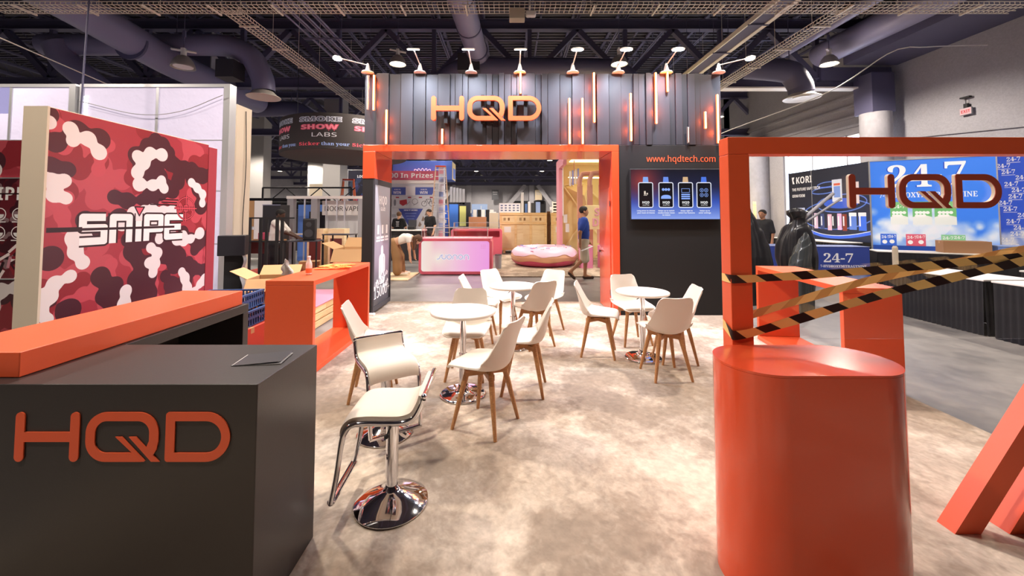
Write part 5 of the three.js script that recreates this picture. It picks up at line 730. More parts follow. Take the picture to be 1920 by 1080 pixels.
// ------------------------------------------------------------------ neighbours on the right
{
  const serif = (g, w, px) => { g.font = `${w} ${px}px serif`; };
  // lettered blue wall
  const a = [9.33, 10.3], b = [11.3, 9.24], L = Math.hypot(b[0] - a[0], b[1] - a[1]), ang = Math.atan2(b[1] - a[1], b[0] - a[0]);
  const bw = thing('blue_print_wall', 'tall bright blue printed wall with big white numerals', 'booth wall', [a[0], 0, -a[1]], ang);
  const cloud = (g, W, H, n, y0) => { for (let k = 0; k < n; k++) { const x = rnd(0, W), y = rnd(y0, H), r = rnd(30, 120); const rg = g.createRadialGradient(x, y, 2, x, y, r); rg.addColorStop(0, 'rgba(255,255,255,.5)'); rg.addColorStop(1, 'rgba(255,255,255,0)'); g.fillStyle = rg; g.fillRect(x - r, y - r, 2 * r, 2 * r); } };
  const bt = canvas(1024, 960, (g, W, H) => {
    g.fillStyle = '#3d84f8'; g.fillRect(0, 0, W, H); seed = 15; cloud(g, W, H, 60, 680); cloud(g, 700, H, 40, 560); g.fillStyle = 'rgba(255,255,255,.5)'; g.beginPath(); g.ellipse(420, 700, 250, 200, 0, 0, 7); g.fill();
    serif(g, 'bold', 350); g.fillStyle = '#2149c8'; g.fillText('24', 132, 308); g.fillText('-7', 498, 292); g.fillStyle = '#f5f8ff'; g.fillText('24', 142, 304); g.fillText('-7', 508, 288);
    serif(g, 'bold', 78); g.fillStyle = '#eef3ff'; g.fillText('7-HYDROXYMITRAGYNINE', 70, 420, 810);
    for (const [x, w] of [[165, 150], [355, 160], [535, 175]]) { g.fillStyle = '#74bf7a'; g.fillRect(x, 470, w, 250); g.fillStyle = '#e9eeea'; g.beginPath(); g.moveTo(x, 640); g.quadraticCurveTo(x + w / 2, 600, x + w, 640); g.lineTo(x + w, 725); g.lineTo(x, 725); g.fill(); g.fillStyle = '#fff'; serif(g, 'bold', 54); g.fillText('24-7', x + 22, 540, w - 40); for (let k = 0; k < 7; k++) { g.beginPath(); g.arc(x + w / 2 + ((k % 4) - 1.5) * 30, 590 + Math.floor(k / 4) * 34, 16, 0, 7); g.fill(); } }
    for (const [x, c, w] of [[70, '#3b6fe0', 140], [290, '#e0637a', 165], [580, '#8fd09a', 190]]) { g.fillStyle = c; g.fillRect(x, 830, w, 130); g.fillStyle = '#fff'; serif(g, 'bold', 44); g.fillText('24-7', x + 10, 880, w / 2); g.fillText('24-7', x + w / 2 + 6, 874, w / 2 - 10); g.beginPath(); g.arc(x + 36, 920, 22, 0, 7); g.arc(x + w - 40, 916, 22, 0, 7); g.fill(); }
  });
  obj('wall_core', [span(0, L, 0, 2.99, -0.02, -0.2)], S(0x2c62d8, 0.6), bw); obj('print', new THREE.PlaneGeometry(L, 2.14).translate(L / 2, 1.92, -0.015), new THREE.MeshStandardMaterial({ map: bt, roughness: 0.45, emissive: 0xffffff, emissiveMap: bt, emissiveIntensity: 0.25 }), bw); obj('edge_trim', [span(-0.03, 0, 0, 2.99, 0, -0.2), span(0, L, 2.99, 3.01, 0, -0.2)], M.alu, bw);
  const nt = canvas(256, 1024, (g, W, H) => { g.fillStyle = '#2457e0'; g.fillRect(0, 0, W, H); seed = 6; cloud(g, W, H, 24, 820); g.fillStyle = '#fff'; serif(g, 'bold', 62); for (let k = 0; k < 15; k++) { const x = [80, -10, 30, 150, 50, 110][k % 6]; g.fillText('24-7', x, 70 + k * 66); g.fillRect(x, 82 + k * 66, 120, 4); } });
  const nb = thing('blue_return_wall', 'narrow blue wall covered with repeated white numerals', 'booth wall', [b[0] + 0.03, 0, -b[1]], -Math.atan2(-0.3, 0.34)); nb.rotation.y = -0.9; obj('wall_core', [span(0, 0.42, 0, 3.0, -0.02, -0.15)], S(0x2457e0, 0.6), nb); obj('print', new THREE.PlaneGeometry(0.42, 2.2).translate(0.21, 1.89, -0.015), new THREE.MeshStandardMaterial({ map: nt, roughness: 0.5 }), nb);
  one('charcoal_drape', 'charcoal drape panel past the narrow numeral wall', 'drape', [rspan(11.85, 12.5, 0, 2.6, -8.6, -8.8, 0.02)], S(0x3a3c44, 0.9));
  // dark neon print wall
  const kw = thing('neon_print_wall', 'dark printed wall of neon rings and small packs', 'booth wall', [9.3, 0, -13.3], -Math.PI / 2);   // local x runs toward us
  const kt = canvas(1200, 860, (g, W, H) => {
    const gr = g.createLinearGradient(0, 0, W, H); gr.addColorStop(0, '#1c1d28'); gr.addColorStop(1, '#24304f'); g.fillStyle = gr; g.fillRect(0, 0, W, H);
    const el = (x, y, rx, ry, c, lw) => { g.strokeStyle = c; g.lineWidth = lw; g.beginPath(); g.ellipse(x, y, rx, ry, -0.05, 0, 7); g.stroke(); };
    for (const [x, y, rx, ry] of [[640, 200, 140, 30], [600, 270, 190, 36], [830, 430, 340, 100], [760, 560, 520, 170]]) { el(x, y, rx, ry, 'rgba(60,110,255,.35)', 22); el(x, y, rx, ry, '#7fa6ff', 6); }
    g.fillStyle = '#3a63d8'; g.beginPath(); g.ellipse(830, 430, 240, 60, 0, 0, 7); g.fill(); g.fillStyle = '#dfe6f6'; g.fillRect(720, 150, 140, 260); g.fillStyle = '#e9d8dc'; g.fillRect(930, 200, 150, 240); g.fillStyle = '#c8557a'; g.beginPath(); g.arc(1005, 320, 40, 0, 7); g.fill(); g.fillStyle = '#7ea0e8'; g.fillRect(745, 230, 90, 130); g.fillStyle = '#e06a50'; g.fillRect(745, 195, 90, 26); g.fillStyle = '#b8c6e8'; g.fillRect(150, 470, 130, 190);
    [[430, '#d8c0d8'], [530, '#3a4a80'], [640, '#e6b8d0'], [700, '#2a2c3a'], [780, '#e7b6e0'], [850, '#8a3a30'], [940, '#5f86e0'], [1060, '#3f74f0']].forEach(([x, c], i) => { g.fillStyle = c; g.fillRect(x, 540 + (i % 3) * 8, i > 5 ? 96 : 60, 190); g.fillStyle = '#f0f2fb'; g.fillRect(x + 8, 580, 18, 110); if (i > 5) g.fillRect(x, 540, 96, 40); });
    g.strokeStyle = '#3f72ff'; g.lineWidth = 34; g.beginPath(); g.moveTo(300, 740); g.quadraticCurveTo(620, 900, 1200, 760); g.stroke(); g.strokeStyle = '#e3ecff'; g.lineWidth = 8; g.beginPath(); g.moveTo(300, 720); g.quadraticCurveTo(620, 880, 1200, 740); g.stroke();
    g.fillStyle = '#fff'; g.font = 'bold 120px sans-serif'; g.beginPath(); g.moveTo(60, 60); g.lineTo(110, 60); g.lineTo(88, 100); g.lineTo(112, 150); g.lineTo(76, 150); g.fill(); g.fillText('KORI', 130, 150, 330); g.font = 'bold 52px sans-serif'; g.fillText('THE FUTURE VAPE TECH', 60, 245, 480); g.fillText('ODM/OEM', 60, 330, 230);
  });
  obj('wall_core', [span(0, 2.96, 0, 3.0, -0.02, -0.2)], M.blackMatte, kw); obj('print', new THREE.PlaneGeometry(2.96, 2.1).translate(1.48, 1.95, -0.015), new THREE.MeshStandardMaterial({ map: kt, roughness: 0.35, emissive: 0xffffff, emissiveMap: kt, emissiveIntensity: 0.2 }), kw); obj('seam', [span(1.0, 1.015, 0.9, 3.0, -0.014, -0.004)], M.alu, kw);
  // tables
  function skirt(w, d, h) { const g = [], per = w * 2 + d * 2, pts = [], n = 320; for (let i = 0; i <= n; i++) { let s = i / n * per, x, z, nx = 0, nz = 0; if (s < w) { x = -w / 2 + s; z = d / 2; nz = 1; } else if (s < w + d) { x = w / 2; z = d / 2 - (s - w); nx = 1; } else if (s < 2 * w + d) { x = w / 2 - (s - w - d); z = -d / 2; nz = -1; } else { x = -w / 2; z = -d / 2 + (s - 2 * w - d); nx = -1; } pts.push([x, z, nx, nz, Math.sin(i * 1.3) * 0.5 + 0.5]); } const pos = [], idx = []; for (const [x, z, nx, nz, q] of pts) { pos.push(x + nx * 0.004 * q, h, z + nz * 0.004 * q, x + nx * 0.03 * q, 0.005, z + nz * 0.03 * q); } for (let i = 0; i < n; i++) idx.push(i * 2, i * 2 + 1, i * 2 + 2, i * 2 + 2, i * 2 + 1, i * 2 + 3); const gg = new THREE.BufferGeometry(); gg.setAttribute('position', new THREE.Float32BufferAttribute(pos, 3)); gg.setIndex(idx); gg.computeVertexNormals(); return clean(gg); }
  function skirted(label, x, d, w, dp, ry, h = 0.73) { const t = thing('skirted_table', label, 'table', [x, 0, -d], ry); obj('table_top', rbox(w + 0.02, 0.025, dp + 0.02, 0, h, 0, 0.006), M.white, t); obj('pleated_skirt', skirt(w, dp, h - 0.013), M.drape, t); return t; }
  skirted('white table with black pleated skirt, in the aisle row beside the raking legs', 6.66, 4.35, 0.74, 1.8, 0);
  skirted('white table with black pleated skirt at the far end of the aisle row', 6.66, 6.06, 0.74, 1.42, 0);
  skirted('black skirted table behind the aisle row with bare white top', 8.4, 5.4, 0.74, 1.8, 0.1);
  skirted('black skirted table standing before the blue printed wall', 9.9, 9.05, 2.6, 0.6, ang, 0.76);
  skirted('black skirted table standing before the neon print wall', 8.75, 11.6, 0.6, 2.6, 0, 0.9);
  carton('brown carton on the skirted table before the blue printed wall', 0.75, 0.26, 0.4, [10.1, 0.774, -8.95], ang, S(0xa67c5a, 0.85));
  { const t = thing('blue_carton', 'flat blue printed carton beside the brown carton', 'box', [10.85, 0.774, -8.6], ang); obj('carton_body', rbox(0.7, 0.16, 0.4, 0, 0.08, 0, 0.005), S(0x6f8fd8, 0.6), t); obj('lid', rbox(0.72, 0.02, 0.42, 0, 0.17, 0, 0.004), S(0x9fb6e8, 0.6), t); }
  // blue podiums
  const pt = canvas(512, 420, (g, W, H) => { g.fillStyle = '#27409c'; g.fillRect(0, 0, W, H); seed = 40; cloud(g, W, H, 12, 320); g.fillStyle = '#f2f5ff'; serif(g, 'bold', 150); g.fillText('24-7', 60, 170); serif(g, 'bold', 40); g.fillText('7-HYDROXYMITRAGYNINE', 30, 230, 450); });
  for (const [x, d, ry, w, lb] of [[7.75, 9.6, -0.1, 1.15, 'dark blue cloth podium with white numerals beside the black bundles'], [6.55, 9.9, 0.1, 0.9, 'plain blue cloth podium half behind the black bundles']]) { const t = thing('blue_podium', lb, 'podium', [x, 0, -d], ry); obj('podium_cloth', rbox(w, 0.87, 0.6, 0, 0.435, 0, 0.012), S(0x27409c, 0.7), t); obj('podium_top', rbox(w + 0.02, 0.012, 0.62, 0, 0.876, 0, 0.004), S(0x7c8cc0, 0.6), t); if (lb[0] === 'd') obj('print', new THREE.PlaneGeometry(w - 0.02, 0.82).translate(0, 0.44, 0.302), new THREE.MeshStandardMaterial({ map: pt, roughness: 0.7 }), t); }
  one('white_canister', 'slim white canister standing between the skirted tables', 'canister', [cyl(0.05, 0.05, 0.9, 8.35, 0.45, -8.7, 16), cyl(0.03, 0.05, 0.04, 8.35, 0.92, -8.7, 16)], M.beige);
  // bundles under black plastic
  function bundle(label, x, d, prof, sd, m, flat = 0.8) {       // goods wrapped in plastic; prof = [radius, height, lean]
    const t = thing('covered_bundle', label, 'covered goods', [x, 0, -d]); seed = sd; const c = new THREE.CatmullRomCurve3(prof.map(p => V(...p)));
    const w = [2, 3, 5, 8, 13].map(k => [k, rnd(0, 6.28), rnd(-3, 3), 0.32 / (k + 1)]); const pos = [], idx = [], nu = 72, nv = 40;
    for (let j = 0; j <= nv; j++) { const q = c.getPoint(j / nv); for (let i = 0; i <= nu; i++) { const a = i / nu * 6.2832; let f = 1; for (const [k, p, s, A] of w) { const n = Math.sin(k * a + p + s * j / nv * 2); f += A * (k > 4 ? Math.sign(n) * Math.abs(n) ** 0.6 : n); } pos.push(Math.cos(a) * q.x * f + q.z, Math.max(0.001, q.y + 0.02 * Math.sin(a * 3 + j)), Math.sin(a) * q.x * f * flat); } }
    for (let j = 0; j < nv; j++) for (let i = 0; i < nu; i++) { const q = j * (nu + 1) + i; idx.push(q, q + nu + 1, q + 1, q + 1, q + nu + 1, q + nu + 2); }
    const g = new THREE.BufferGeometry(); g.setAttribute('position', new THREE.Float32BufferAttribute(pos, 3)); g.setIndex(idx); g.computeVertexNormals(); obj('plastic_cover', g, m, t); return t;
  }
  const bag = S(0x17171b, 0.35), bag2 = S(0x35393a, 0.25);
  bundle('pointed bundle under black plastic beside the orange post', 4.4, 7.3, [[0.26, 0, 0], [0.3, 0.4, 0], [0.27, 0.9, 0], [0.2, 1.25, -0.02], [0.1, 1.55, -0.04], [0.01, 1.82, -0.06]], 3, bag);
  const b2 = bundle('tall bundle under black plastic with poles sticking out', 5.3, 7.4, [[0.2, 0, 0], [0.26, 0.5, 0], [0.3, 0.9, 0], [0.24, 1.3, 0.02], [0.13, 1.52, 0.04], [0.19, 1.66, 0.02], [0.02, 1.72, 0]], 9, bag);
  obj('pole', rod(V(0.05, 1.5, 0.05), V(0.62, 2.0, 0.1), 0.03), M.grey, b2); obj('pole', rod(V(0.1, 1.45, 0.05), V(0.68, 1.9, 0.2), 0.02), M.grey, b2);
  bundle('low bundle under grey-green plastic between the pointed and tall ones', 4.85, 6.75, [[0.2, 0, 0], [0.22, 0.4, 0], [0.18, 0.8, 0.03], [0.12, 1.1, 0.1], [0.02, 1.3, 0.14]], 17, bag2);
  { const t = thing('far_stall', 'timber stall with small spotlights past the black bundles', 'stall', [10.8, 0, -19.5]); obj('counter', box(2.2, 1.0, 0.5, 0, 0.5, 0), M.cardDark, t); obj('back_panel', box(2.4, 2.4, 0.1, 0, 1.2, -0.8), S(0xcdbfae, 0.7), t); for (const x of [-1, 0.2, 1.1]) obj('post', box(0.1, 2.3, 0.1, x, 1.15, 0.1), M.pine, t); for (const x of [-0.8, 0.5]) { obj('spot_lamp', ball(0.07, x, 2.2, 0.2, 12), glow(0xffe2b0, 12), t); const l = new THREE.PointLight(0xffe2b0, 2); l.position.set(x, 2.15, 0.35); l.castShadow = true; t.add(l); } }
  // exit sign and wall sensor
  const ex = thing('exit_sign', 'small red lit exit sign on the grey hall wall', 'exit sign', [12.93, 4.55, -11.2], -Math.PI / 2); obj('case', rbox(0.3, 0.2, 0.05, 0, 0, 0, 0.01), M.grey, ex); const et = canvas(256, 160, (g, W, H) => { g.fillStyle = '#e8b8b4'; g.fillRect(0, 0, W, H); g.fillStyle = '#e0202a'; g.font = 'bold 100px sans-serif'; g.textAlign = 'center'; g.fillText('EXIT', 128, 116, 230); });
  obj('face', new THREE.PlaneGeometry(0.28, 0.18).translate(0, 0, 0.026), new THREE.MeshStandardMaterial({ color: 0x222222, emissive: 0xffffff, emissiveMap: et, emissiveIntensity: 0.9 }), ex); obj('mount', [span(-0.05, 0.05, 0.1, 0.22, -0.04, 0.02), rod(V(0, 0.22, 0), V(0, 0.36, 0), 0.008), box(0.24, 0.04, 0.08, 0, 0.4, 0)], M.dark, ex);
  const el = new THREE.RectAreaLight(0xff4a44, 0.5, 0.28, 0.18); el.position.set(0, 0, 0.04); el.rotation.y = Math.PI; ex.add(el);
}
// ------------------------------------------------------------------ people
function nets(f, lo, hi, c) {                                 // surface of f < 0 on a grid of cell c
  const n = [0, 1, 2].map(k => Math.ceil((hi[k] - lo[k]) / c) + 1), [nx, ny, nz] = n, v = new Float32Array(nx * ny * nz), at = (i, j, k) => (k * ny + j) * nx + i;
  for (let k = 0; k < nz; k++) for (let j = 0; j < ny; j++) for (let i = 0; i < nx; i++) v[at(i, j, k)] = f(lo[0] + i * c, lo[1] + j * c, lo[2] + k * c);
  const vid = new Int32Array(nx * ny * nz).fill(-1), pos = [], idx = [];
  const E = [[0, 1], [2, 3], [4, 5], [6, 7], [0, 2], [1, 3], [4, 6], [5, 7], [0, 4], [1, 5], [2, 6], [3, 7]];
  for (let k = 0; k < nz - 1; k++) for (let j = 0; j < ny - 1; j++) for (let i = 0; i < nx - 1; i++) {
    const q = []; for (let b = 0; b < 8; b++) q.push(v[at(i + (b & 1), j + (b >> 1 & 1), k + (b >> 2))]);
    let x = 0, y = 0, z = 0, m = 0; for (const [a, b] of E) if ((q[a] < 0) !== (q[b] < 0)) { const t = q[a] / (q[a] - q[b]); x += (a & 1) + ((b & 1) - (a & 1)) * t; y += (a >> 1 & 1) + ((b >> 1 & 1) - (a >> 1 & 1)) * t; z += (a >> 2) + ((b >> 2) - (a >> 2)) * t; m++; }
    if (m) { vid[at(i, j, k)] = pos.length / 3; pos.push(lo[0] + (i + x / m) * c, lo[1] + (j + y / m) * c, lo[2] + (k + z / m) * c); }
  }
  const quad = (a, b, d, e, flip) => { if (a < 0 || b < 0 || d < 0 || e < 0) return; flip ? idx.push(a, b, d, a, d, e) : idx.push(a, d, b, a, e, d); };
  for (let k = 1; k < nz - 1; k++) for (let j = 1; j < ny - 1; j++) for (let i = 1; i < nx - 1; i++) {
    const s = v[at(i, j, k)] < 0;
    if (s !== v[at(i + 1, j, k)] < 0) quad(vid[at(i, j, k)], vid[at(i, j - 1, k)], vid[at(i, j - 1, k - 1)], vid[at(i, j, k - 1)], !s);
    if (s !== v[at(i, j + 1, k)] < 0) quad(vid[at(i, j, k)], vid[at(i, j, k - 1)], vid[at(i - 1, j, k - 1)], vid[at(i - 1, j, k)], !s);
    if (s !== v[at(i, j, k + 1)] < 0) quad(vid[at(i, j, k)], vid[at(i - 1, j, k)], vid[at(i - 1, j - 1, k)], vid[at(i, j - 1, k)], !s);
  }
  const g = new THREE.BufferGeometry(); g.setAttribute('position', new THREE.Float32BufferAttribute(pos, 3)); g.setIndex(idx); g.computeVertexNormals(); return clean(g);
}
function blob(caps, k, c, cut) {                              // caps: [ax,ay,az, bx,by,bz, ra, rb]
  const lo = [9, 9, 9], hi = [-9, -9, -9]; for (const q of caps) for (let a = 0; a < 3; a++) { const r = Math.max(q[6], q[7]) + 0.03; lo[a] = Math.min(lo[a], q[a] - r, q[a + 3] - r); hi[a] = Math.max(hi[a], q[a] + r, q[a + 3] + r); }
  return nets((x, y, z) => { let s = 0; for (const q of caps) { const dx = q[3] - q[0], dy = q[4] - q[1], dz = q[5] - q[2], L = dx * dx + dy * dy + dz * dz || 1e-9; const t = Math.max(0, Math.min(1, ((x - q[0]) * dx + (y - q[1]) * dy + (z - q[2]) * dz) / L)); const d = Math.hypot(x - q[0] - dx * t, y - q[1] - dy * t, z - q[2] - dz * t) - q[6] - (q[7] - q[6]) * t; s += Math.exp(-d / k); } let d = -k * Math.log(s + 1e-30); if (cut) d = Math.max(d, cut(x, y, z)); return d; }, lo, hi, c);
}
const cap = (a, b, ra, rb = ra) => [...a, ...b, ra, rb];
const lerp3 = (a, b, t) => a.map((v, i) => v + (b[i] - v) * t);
function hand(w, e, sgn) {                                    // fingers continue the forearm direction e -> w
  const d = V(...w).sub(V(...e)).normalize(), side = V(0, 0, 1).cross(d); if (side.length() < 0.2) side.set(1, 0, 0); side.normalize(); const nrm = d.clone().cross(side).normalize();
  const W = V(...w), palm = W.clone().addScaledVector(d, 0.075), g = [], caps = [cap(w, palm.toArray(), 0.026, 0.034)];
  [0.062, 0.072, 0.067, 0.053].forEach((len, i) => { const r = palm.clone().addScaledVector(side, (i - 1.5) * 0.019), k = r.clone().addScaledVector(d, len * 0.55).addScaledVector(nrm, 0.006), t = k.clone().addScaledVector(d, len * 0.4).addScaledVector(nrm, 0.02); g.push(rod(r, k, 0.009, 0.008, 7), ball(0.0085, k.x, k.y, k.z, 7), rod(k, t, 0.008, 0.007, 7), ball(0.007, t.x, t.y, t.z, 7)); });
  const tb = W.clone().addScaledVector(d, 0.03).addScaledVector(side, -0.028), tk = tb.clone().addScaledVector(side, -0.024).addScaledVector(d, 0.03), tt = tk.clone().addScaledVector(d, 0.03).addScaledVector(nrm, 0.01);
  g.push(rod(tb, tk, 0.012, 0.01, 7), rod(tk, tt, 0.01, 0.008, 7), ball(0.008, tt.x, tt.y, tt.z, 7)); return { caps, g };
}
function person(label, pos, ry, p, mats, opt = {}) {
  const t = thing('person', label, 'person', pos, ry), n = p.neck, hc = p.head, fw = p.face || [0, 0, 1];   // face direction
  const F = V(...fw).normalize(), U = V(...hc).sub(V(...n)).normalize(); U.addScaledVector(F, -U.dot(F)).normalize(); const Rr = U.clone().cross(F).normalize();
  const hp = (x, y, z) => V(...hc).addScaledVector(Rr, x).addScaledVector(U, y).addScaledVector(F, z).toArray();
  const caps = [cap(n, hp(0, -0.06, -0.02), 0.052, 0.05), cap(hp(0, 0.03, -0.02), hp(0, 0.03, 0.012), 0.082), cap(hp(0, -0.03, 0.03), hp(0, -0.075, 0.05), 0.062, 0.042), cap(hp(0, 0.0, 0.088), hp(0, -0.028, 0.1), 0.01, 0.016), cap(hp(-0.082, 0.0, -0.01), hp(-0.086, -0.035, 0), 0.014, 0.01), cap(hp(0.082, 0.0, -0.01), hp(0.086, -0.035, 0), 0.014, 0.01), cap(hp(-0.02, -0.06, 0.078), hp(0.02, -0.06, 0.078), 0.01)];
  const ch = p.chest, pv = p.pelvis, torso = [cap(lerp3(p.shL, p.shR, 0.12), lerp3(p.shL, p.shR, 0.88), 0.075), cap(lerp3(ch, p.shL, 0.45), lerp3(pv, p.hipL, 0.7), 0.105, 0.1), cap(lerp3(ch, p.shR, 0.45), lerp3(pv, p.hipR, 0.7), 0.105, 0.1), cap(n, ch, 0.055, 0.11)];
  const fing = [], limb = [];
  for (const s of ['L', 'R']) { const h = hand(p['wr' + s], p['el' + s], s); limb.push(cap(p['sh' + s], p['el' + s], 0.05, 0.04), cap(p['el' + s], p['wr' + s], 0.04, 0.026), ...h.caps); fing.push(...h.g); limb.push(cap(p['hip' + s], p['kn' + s], 0.085, 0.058), cap(p['kn' + s], p['an' + s], 0.056, 0.036), cap(p['an' + s], p['toe' + s], 0.04, 0.03)); }
  obj('body', [blob([...caps, ...torso, ...limb], 0.012, 0.016), ...fing], mats.skin, t);
  for (const x of [-0.032, 0.032]) { const e = hp(x, 0.012, 0.083); obj('eye', ball(0.011, ...e, 10), M.dark, t); }
  const hairC = (x, y, z) => { const q = V(x, y, z).sub(V(...hc)); return q.dot(F) * 0.8 - q.dot(U) * (opt.fringe ?? 0.75) - 0.02; };
  obj('hair', blob([cap(hp(0, 0.035, -0.025), hp(0, 0.035, 0.005), 0.094), ...(opt.hair || [])], 0.01, 0.014, opt.hairAll ? null : hairC), mats.hair, t);
  const sleeve = opt.sleeve ?? 0.6; const waist = p.waistCut;
  obj('shirt', blob([cap(lerp3(p.shL, p.shR, 0.1), lerp3(p.shL, p.shR, 0.9), 0.087), cap(lerp3(n, ch, 0.35), ch, 0.07, 0.125), cap(lerp3(ch, p.shL, 0.45), lerp3(pv, p.hipL, 0.75), 0.12, opt.crop ? 0.1 : 0.122), cap(lerp3(ch, p.shR, 0.45), lerp3(pv, p.hipR, 0.75), 0.12, opt.crop ? 0.1 : 0.122), ...['L', 'R'].map(s => cap(p['sh' + s], lerp3(p['sh' + s], p['el' + s], sleeve), 0.07, 0.066))], 0.012, 0.016, opt.crop), mats.shirt, t);
  const leg = opt.leg ?? 1; obj('trousers', blob([cap(p.hipL, p.hipR, 0.115), cap(lerp3(pv, p.hipL, 0.6), lerp3(pv, p.hipR, 0.6), 0.118), ...['L', 'R'].flatMap(s => { const w = opt.wide || 0; return leg >= 1 ? [cap(p['hip' + s], p['kn' + s], 0.102, 0.075 + w), cap(p['kn' + s], lerp3(p['kn' + s], p['an' + s], 0.92), 0.075 + w, 0.06 + w * 1.4)] : [cap(p['hip' + s], lerp3(p['hip' + s], p['kn' + s], leg * 1.15), 0.105, 0.095)]; })], 0.014, 0.016, opt.top), mats.trousers, t);
  for (const s of ['L', 'R']) { const a = p['an' + s], e = p['toe' + s]; obj('shoe', blob([cap([a[0], Math.max(a[1] - 0.035, 0.042), a[2] - 0.02], e, 0.044, 0.036)], 0.01, 0.014), mats.shoe, t); }
  return t;
}
const stand = () => ({ pelvis: [0, 0.95, 0], hipL: [0.09, 0.92, 0], hipR: [-0.09, 0.92, 0], chest: [0, 1.28, 0.01], neck: [0, 1.48, -0.01], head: [0, 1.64, 0.02], shL: [0.185, 1.42, 0], shR: [-0.185, 1.42, 0], elL: [0.24, 1.14, -0.02], elR: [-0.24, 1.14, -0.02], wrL: [0.25, 0.9, 0.06], wrR: [-0.25, 0.9, 0.06], knL: [0.1, 0.5, 0.03], knR: [-0.1, 0.5, 0.03], anL: [0.1, 0.08, 0], anR: [-0.1, 0.08, 0], toeL: [0.12, 0.038, 0.17], toeR: [-0.12, 0.038, 0.17] });
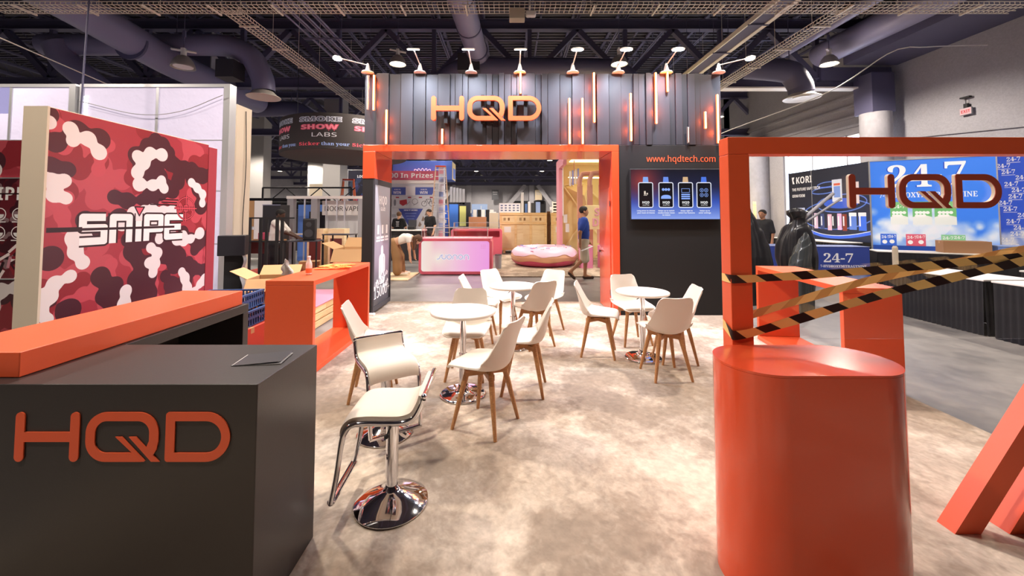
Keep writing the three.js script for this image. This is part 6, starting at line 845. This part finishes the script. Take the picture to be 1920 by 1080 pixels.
{
  const man = person('person in blue polo and beige shorts striding with papers', [1.86, 0, -10.1], R(90), { ...stand(), hipL: [0.09, 0.92, 0.02], anL: [0.09, 0.08, 0.05], knL: [0.09, 0.5, 0.07], toeL: [0.1, 0.038, 0.24], knR: [-0.09, 0.52, 0], anR: [-0.09, 0.2, -0.33], toeR: [-0.1, 0.05, -0.24], elR: [-0.25, 1.14, -0.12], wrR: [-0.25, 0.88, -0.12], elL: [0.25, 1.15, 0.06], wrL: [0.24, 0.92, 0.18] }, { skin: S(0xb4815f, 0.6), hair: M.hair, shirt: S(0x2a49a4, 0.85), trousers: S(0xcbbfa8, 0.85), shoe: S(0x4a352a, 0.7) }, { leg: 0.92, sleeve: 0.72 });
  man.scale.setScalar(1.04);
  const pp = obj('paper_sheet', [box(0.3, 0.003, 0.21).rotateZ(0.5).rotateY(R(90)).translate(-0.27, 0.76, -0.2), box(0.28, 0.003, 0.2).rotateZ(-0.4).rotateY(R(90)).translate(-0.28, 0.77, 0.04)], M.paper, man); obj('badge', [rbox(0.09, 0.13, 0.005, 0, 1.1, 0.145, 0.002, 1)], M.paper, man); obj('lanyard', tube([V(-0.07, 1.46, 0.05), V(-0.06, 1.32, 0.13), V(0, 1.16, 0.145), V(0.06, 1.32, 0.13), V(0.07, 1.46, 0.05)], 0.006, 24, 5), M.dark, man);
  const wo = person('person with long brown hair bending down in wide brown trousers', [-2.86, 0.036, -10.7], R(90), { ...stand(), pelvis: [0, 0.86, -0.22], hipL: [0.09, 0.84, -0.22], hipR: [-0.09, 0.84, -0.22], chest: [0, 0.97, 0.06], neck: [0, 0.98, 0.26], head: [0, 0.93, 0.42], face: [0, -0.75, 0.65], shL: [0.16, 0.97, 0.2], shR: [-0.16, 0.97, 0.2], elL: [0.18, 0.72, 0.26], elR: [-0.18, 0.7, 0.24], wrL: [0.16, 0.5, 0.3], wrR: [-0.16, 0.46, 0.26], knL: [0.1, 0.47, -0.08], knR: [-0.1, 0.47, -0.1], anL: [0.1, 0.08, -0.05], anR: [-0.1, 0.08, -0.08] }, { skin: S(0xd9a98a, 0.6), hair: M.hairBrown, shirt: S(0xf0ebe2, 0.8), trousers: S(0xa07a52, 0.85), shoe: S(0xeae2d2, 0.7) }, { wide: 0.045, sleeve: 0.25, crop: (x, y, z) => -(z + 0.06), hairAll: true, hair: [cap([0.05, 0.98, 0.36], [0.06, 0.7, 0.36], 0.06, 0.03), cap([-0.06, 0.98, 0.36], [-0.07, 0.68, 0.34], 0.06, 0.03)] });
  const p3 = person('person in black printed shirt seen from behind at the prize wall', [-4.3, 0, -15.6], R(172), { ...stand(), wrL: [0.28, 1.0, 0.22], elL: [0.27, 1.16, 0.05], wrR: [-0.2, 1.02, 0.26], elR: [-0.26, 1.16, 0.04] }, { skin: S(0xd2a184, 0.6), hair: S(0x6a4e38, 0.8), shirt: S(0x17171a, 0.85), trousers: S(0x22242c, 0.85), shoe: M.dark }, { sleeve: 0.75 });
  { const tx = canvas(128, 160, (g, W, H) => { g.fillStyle = '#17171a'; g.fillRect(0, 0, W, H); g.fillStyle = '#d9d9dc'; for (let k = 0; k < 7; k++) g.fillRect(20 + (k % 3) * 6, 12 + k * 20, 88 - (k % 3) * 12, k === 0 ? 14 : 7); }); obj('shirt_print', new THREE.PlaneGeometry(0.2, 0.25).rotateY(Math.PI).translate(0, 1.28, -0.132), new THREE.MeshStandardMaterial({ map: tx, roughness: 0.9 }), p3); }
  person('person in plain black shirt looking down before the prize wall', [-3.15, 0, -15.9], R(-35), { ...stand(), head: [0.0, 1.64, 0.05], face: [0.1, -0.35, 0.9], wrR: [-0.3, 0.9, 0.12], wrL: [0.3, 0.9, 0.12] }, { skin: S(0xd9a98a, 0.6), hair: S(0x2c1d17, 0.8), shirt: S(0x19191c, 0.85), trousers: S(0x26262c, 0.85), shoe: M.dark }, { sleeve: 0.75 }).scale.setScalar(1.06);
  person('person in pale grey shirt and dark shorts reaching across the work table', [-5.55, 0.012, -9.5], R(100), { ...stand(), chest: [0, 1.27, 0.05], neck: [0, 1.46, 0.06], head: [0, 1.61, 0.11], face: [0, -0.3, 0.95], shL: [0.185, 1.41, 0.06], shR: [-0.185, 1.41, 0.06], elR: [-0.22, 1.2, 0.3], wrR: [-0.18, 1.08, 0.54], elL: [0.24, 1.18, 0.24], wrL: [0.18, 1.07, 0.46] }, { skin: S(0x4c3226, 0.6), hair: S(0x120e0d, 0.8), shirt: S(0xd8d3cc, 0.85), trousers: S(0x17171c, 0.85), shoe: S(0xd8d3cc, 0.7) }, { leg: 0.9, sleeve: 0.8 });
  person('person in dark top half hidden behind the black bundles', [6.9, 0, -10.9], R(-60), stand(), { skin: S(0xa8775a, 0.6), hair: M.hair, shirt: S(0x1e1f24, 0.85), trousers: S(0x1c1c20, 0.85), shoe: M.dark }, { sleeve: 0.9 });
}
renderer.render(scene, camera);
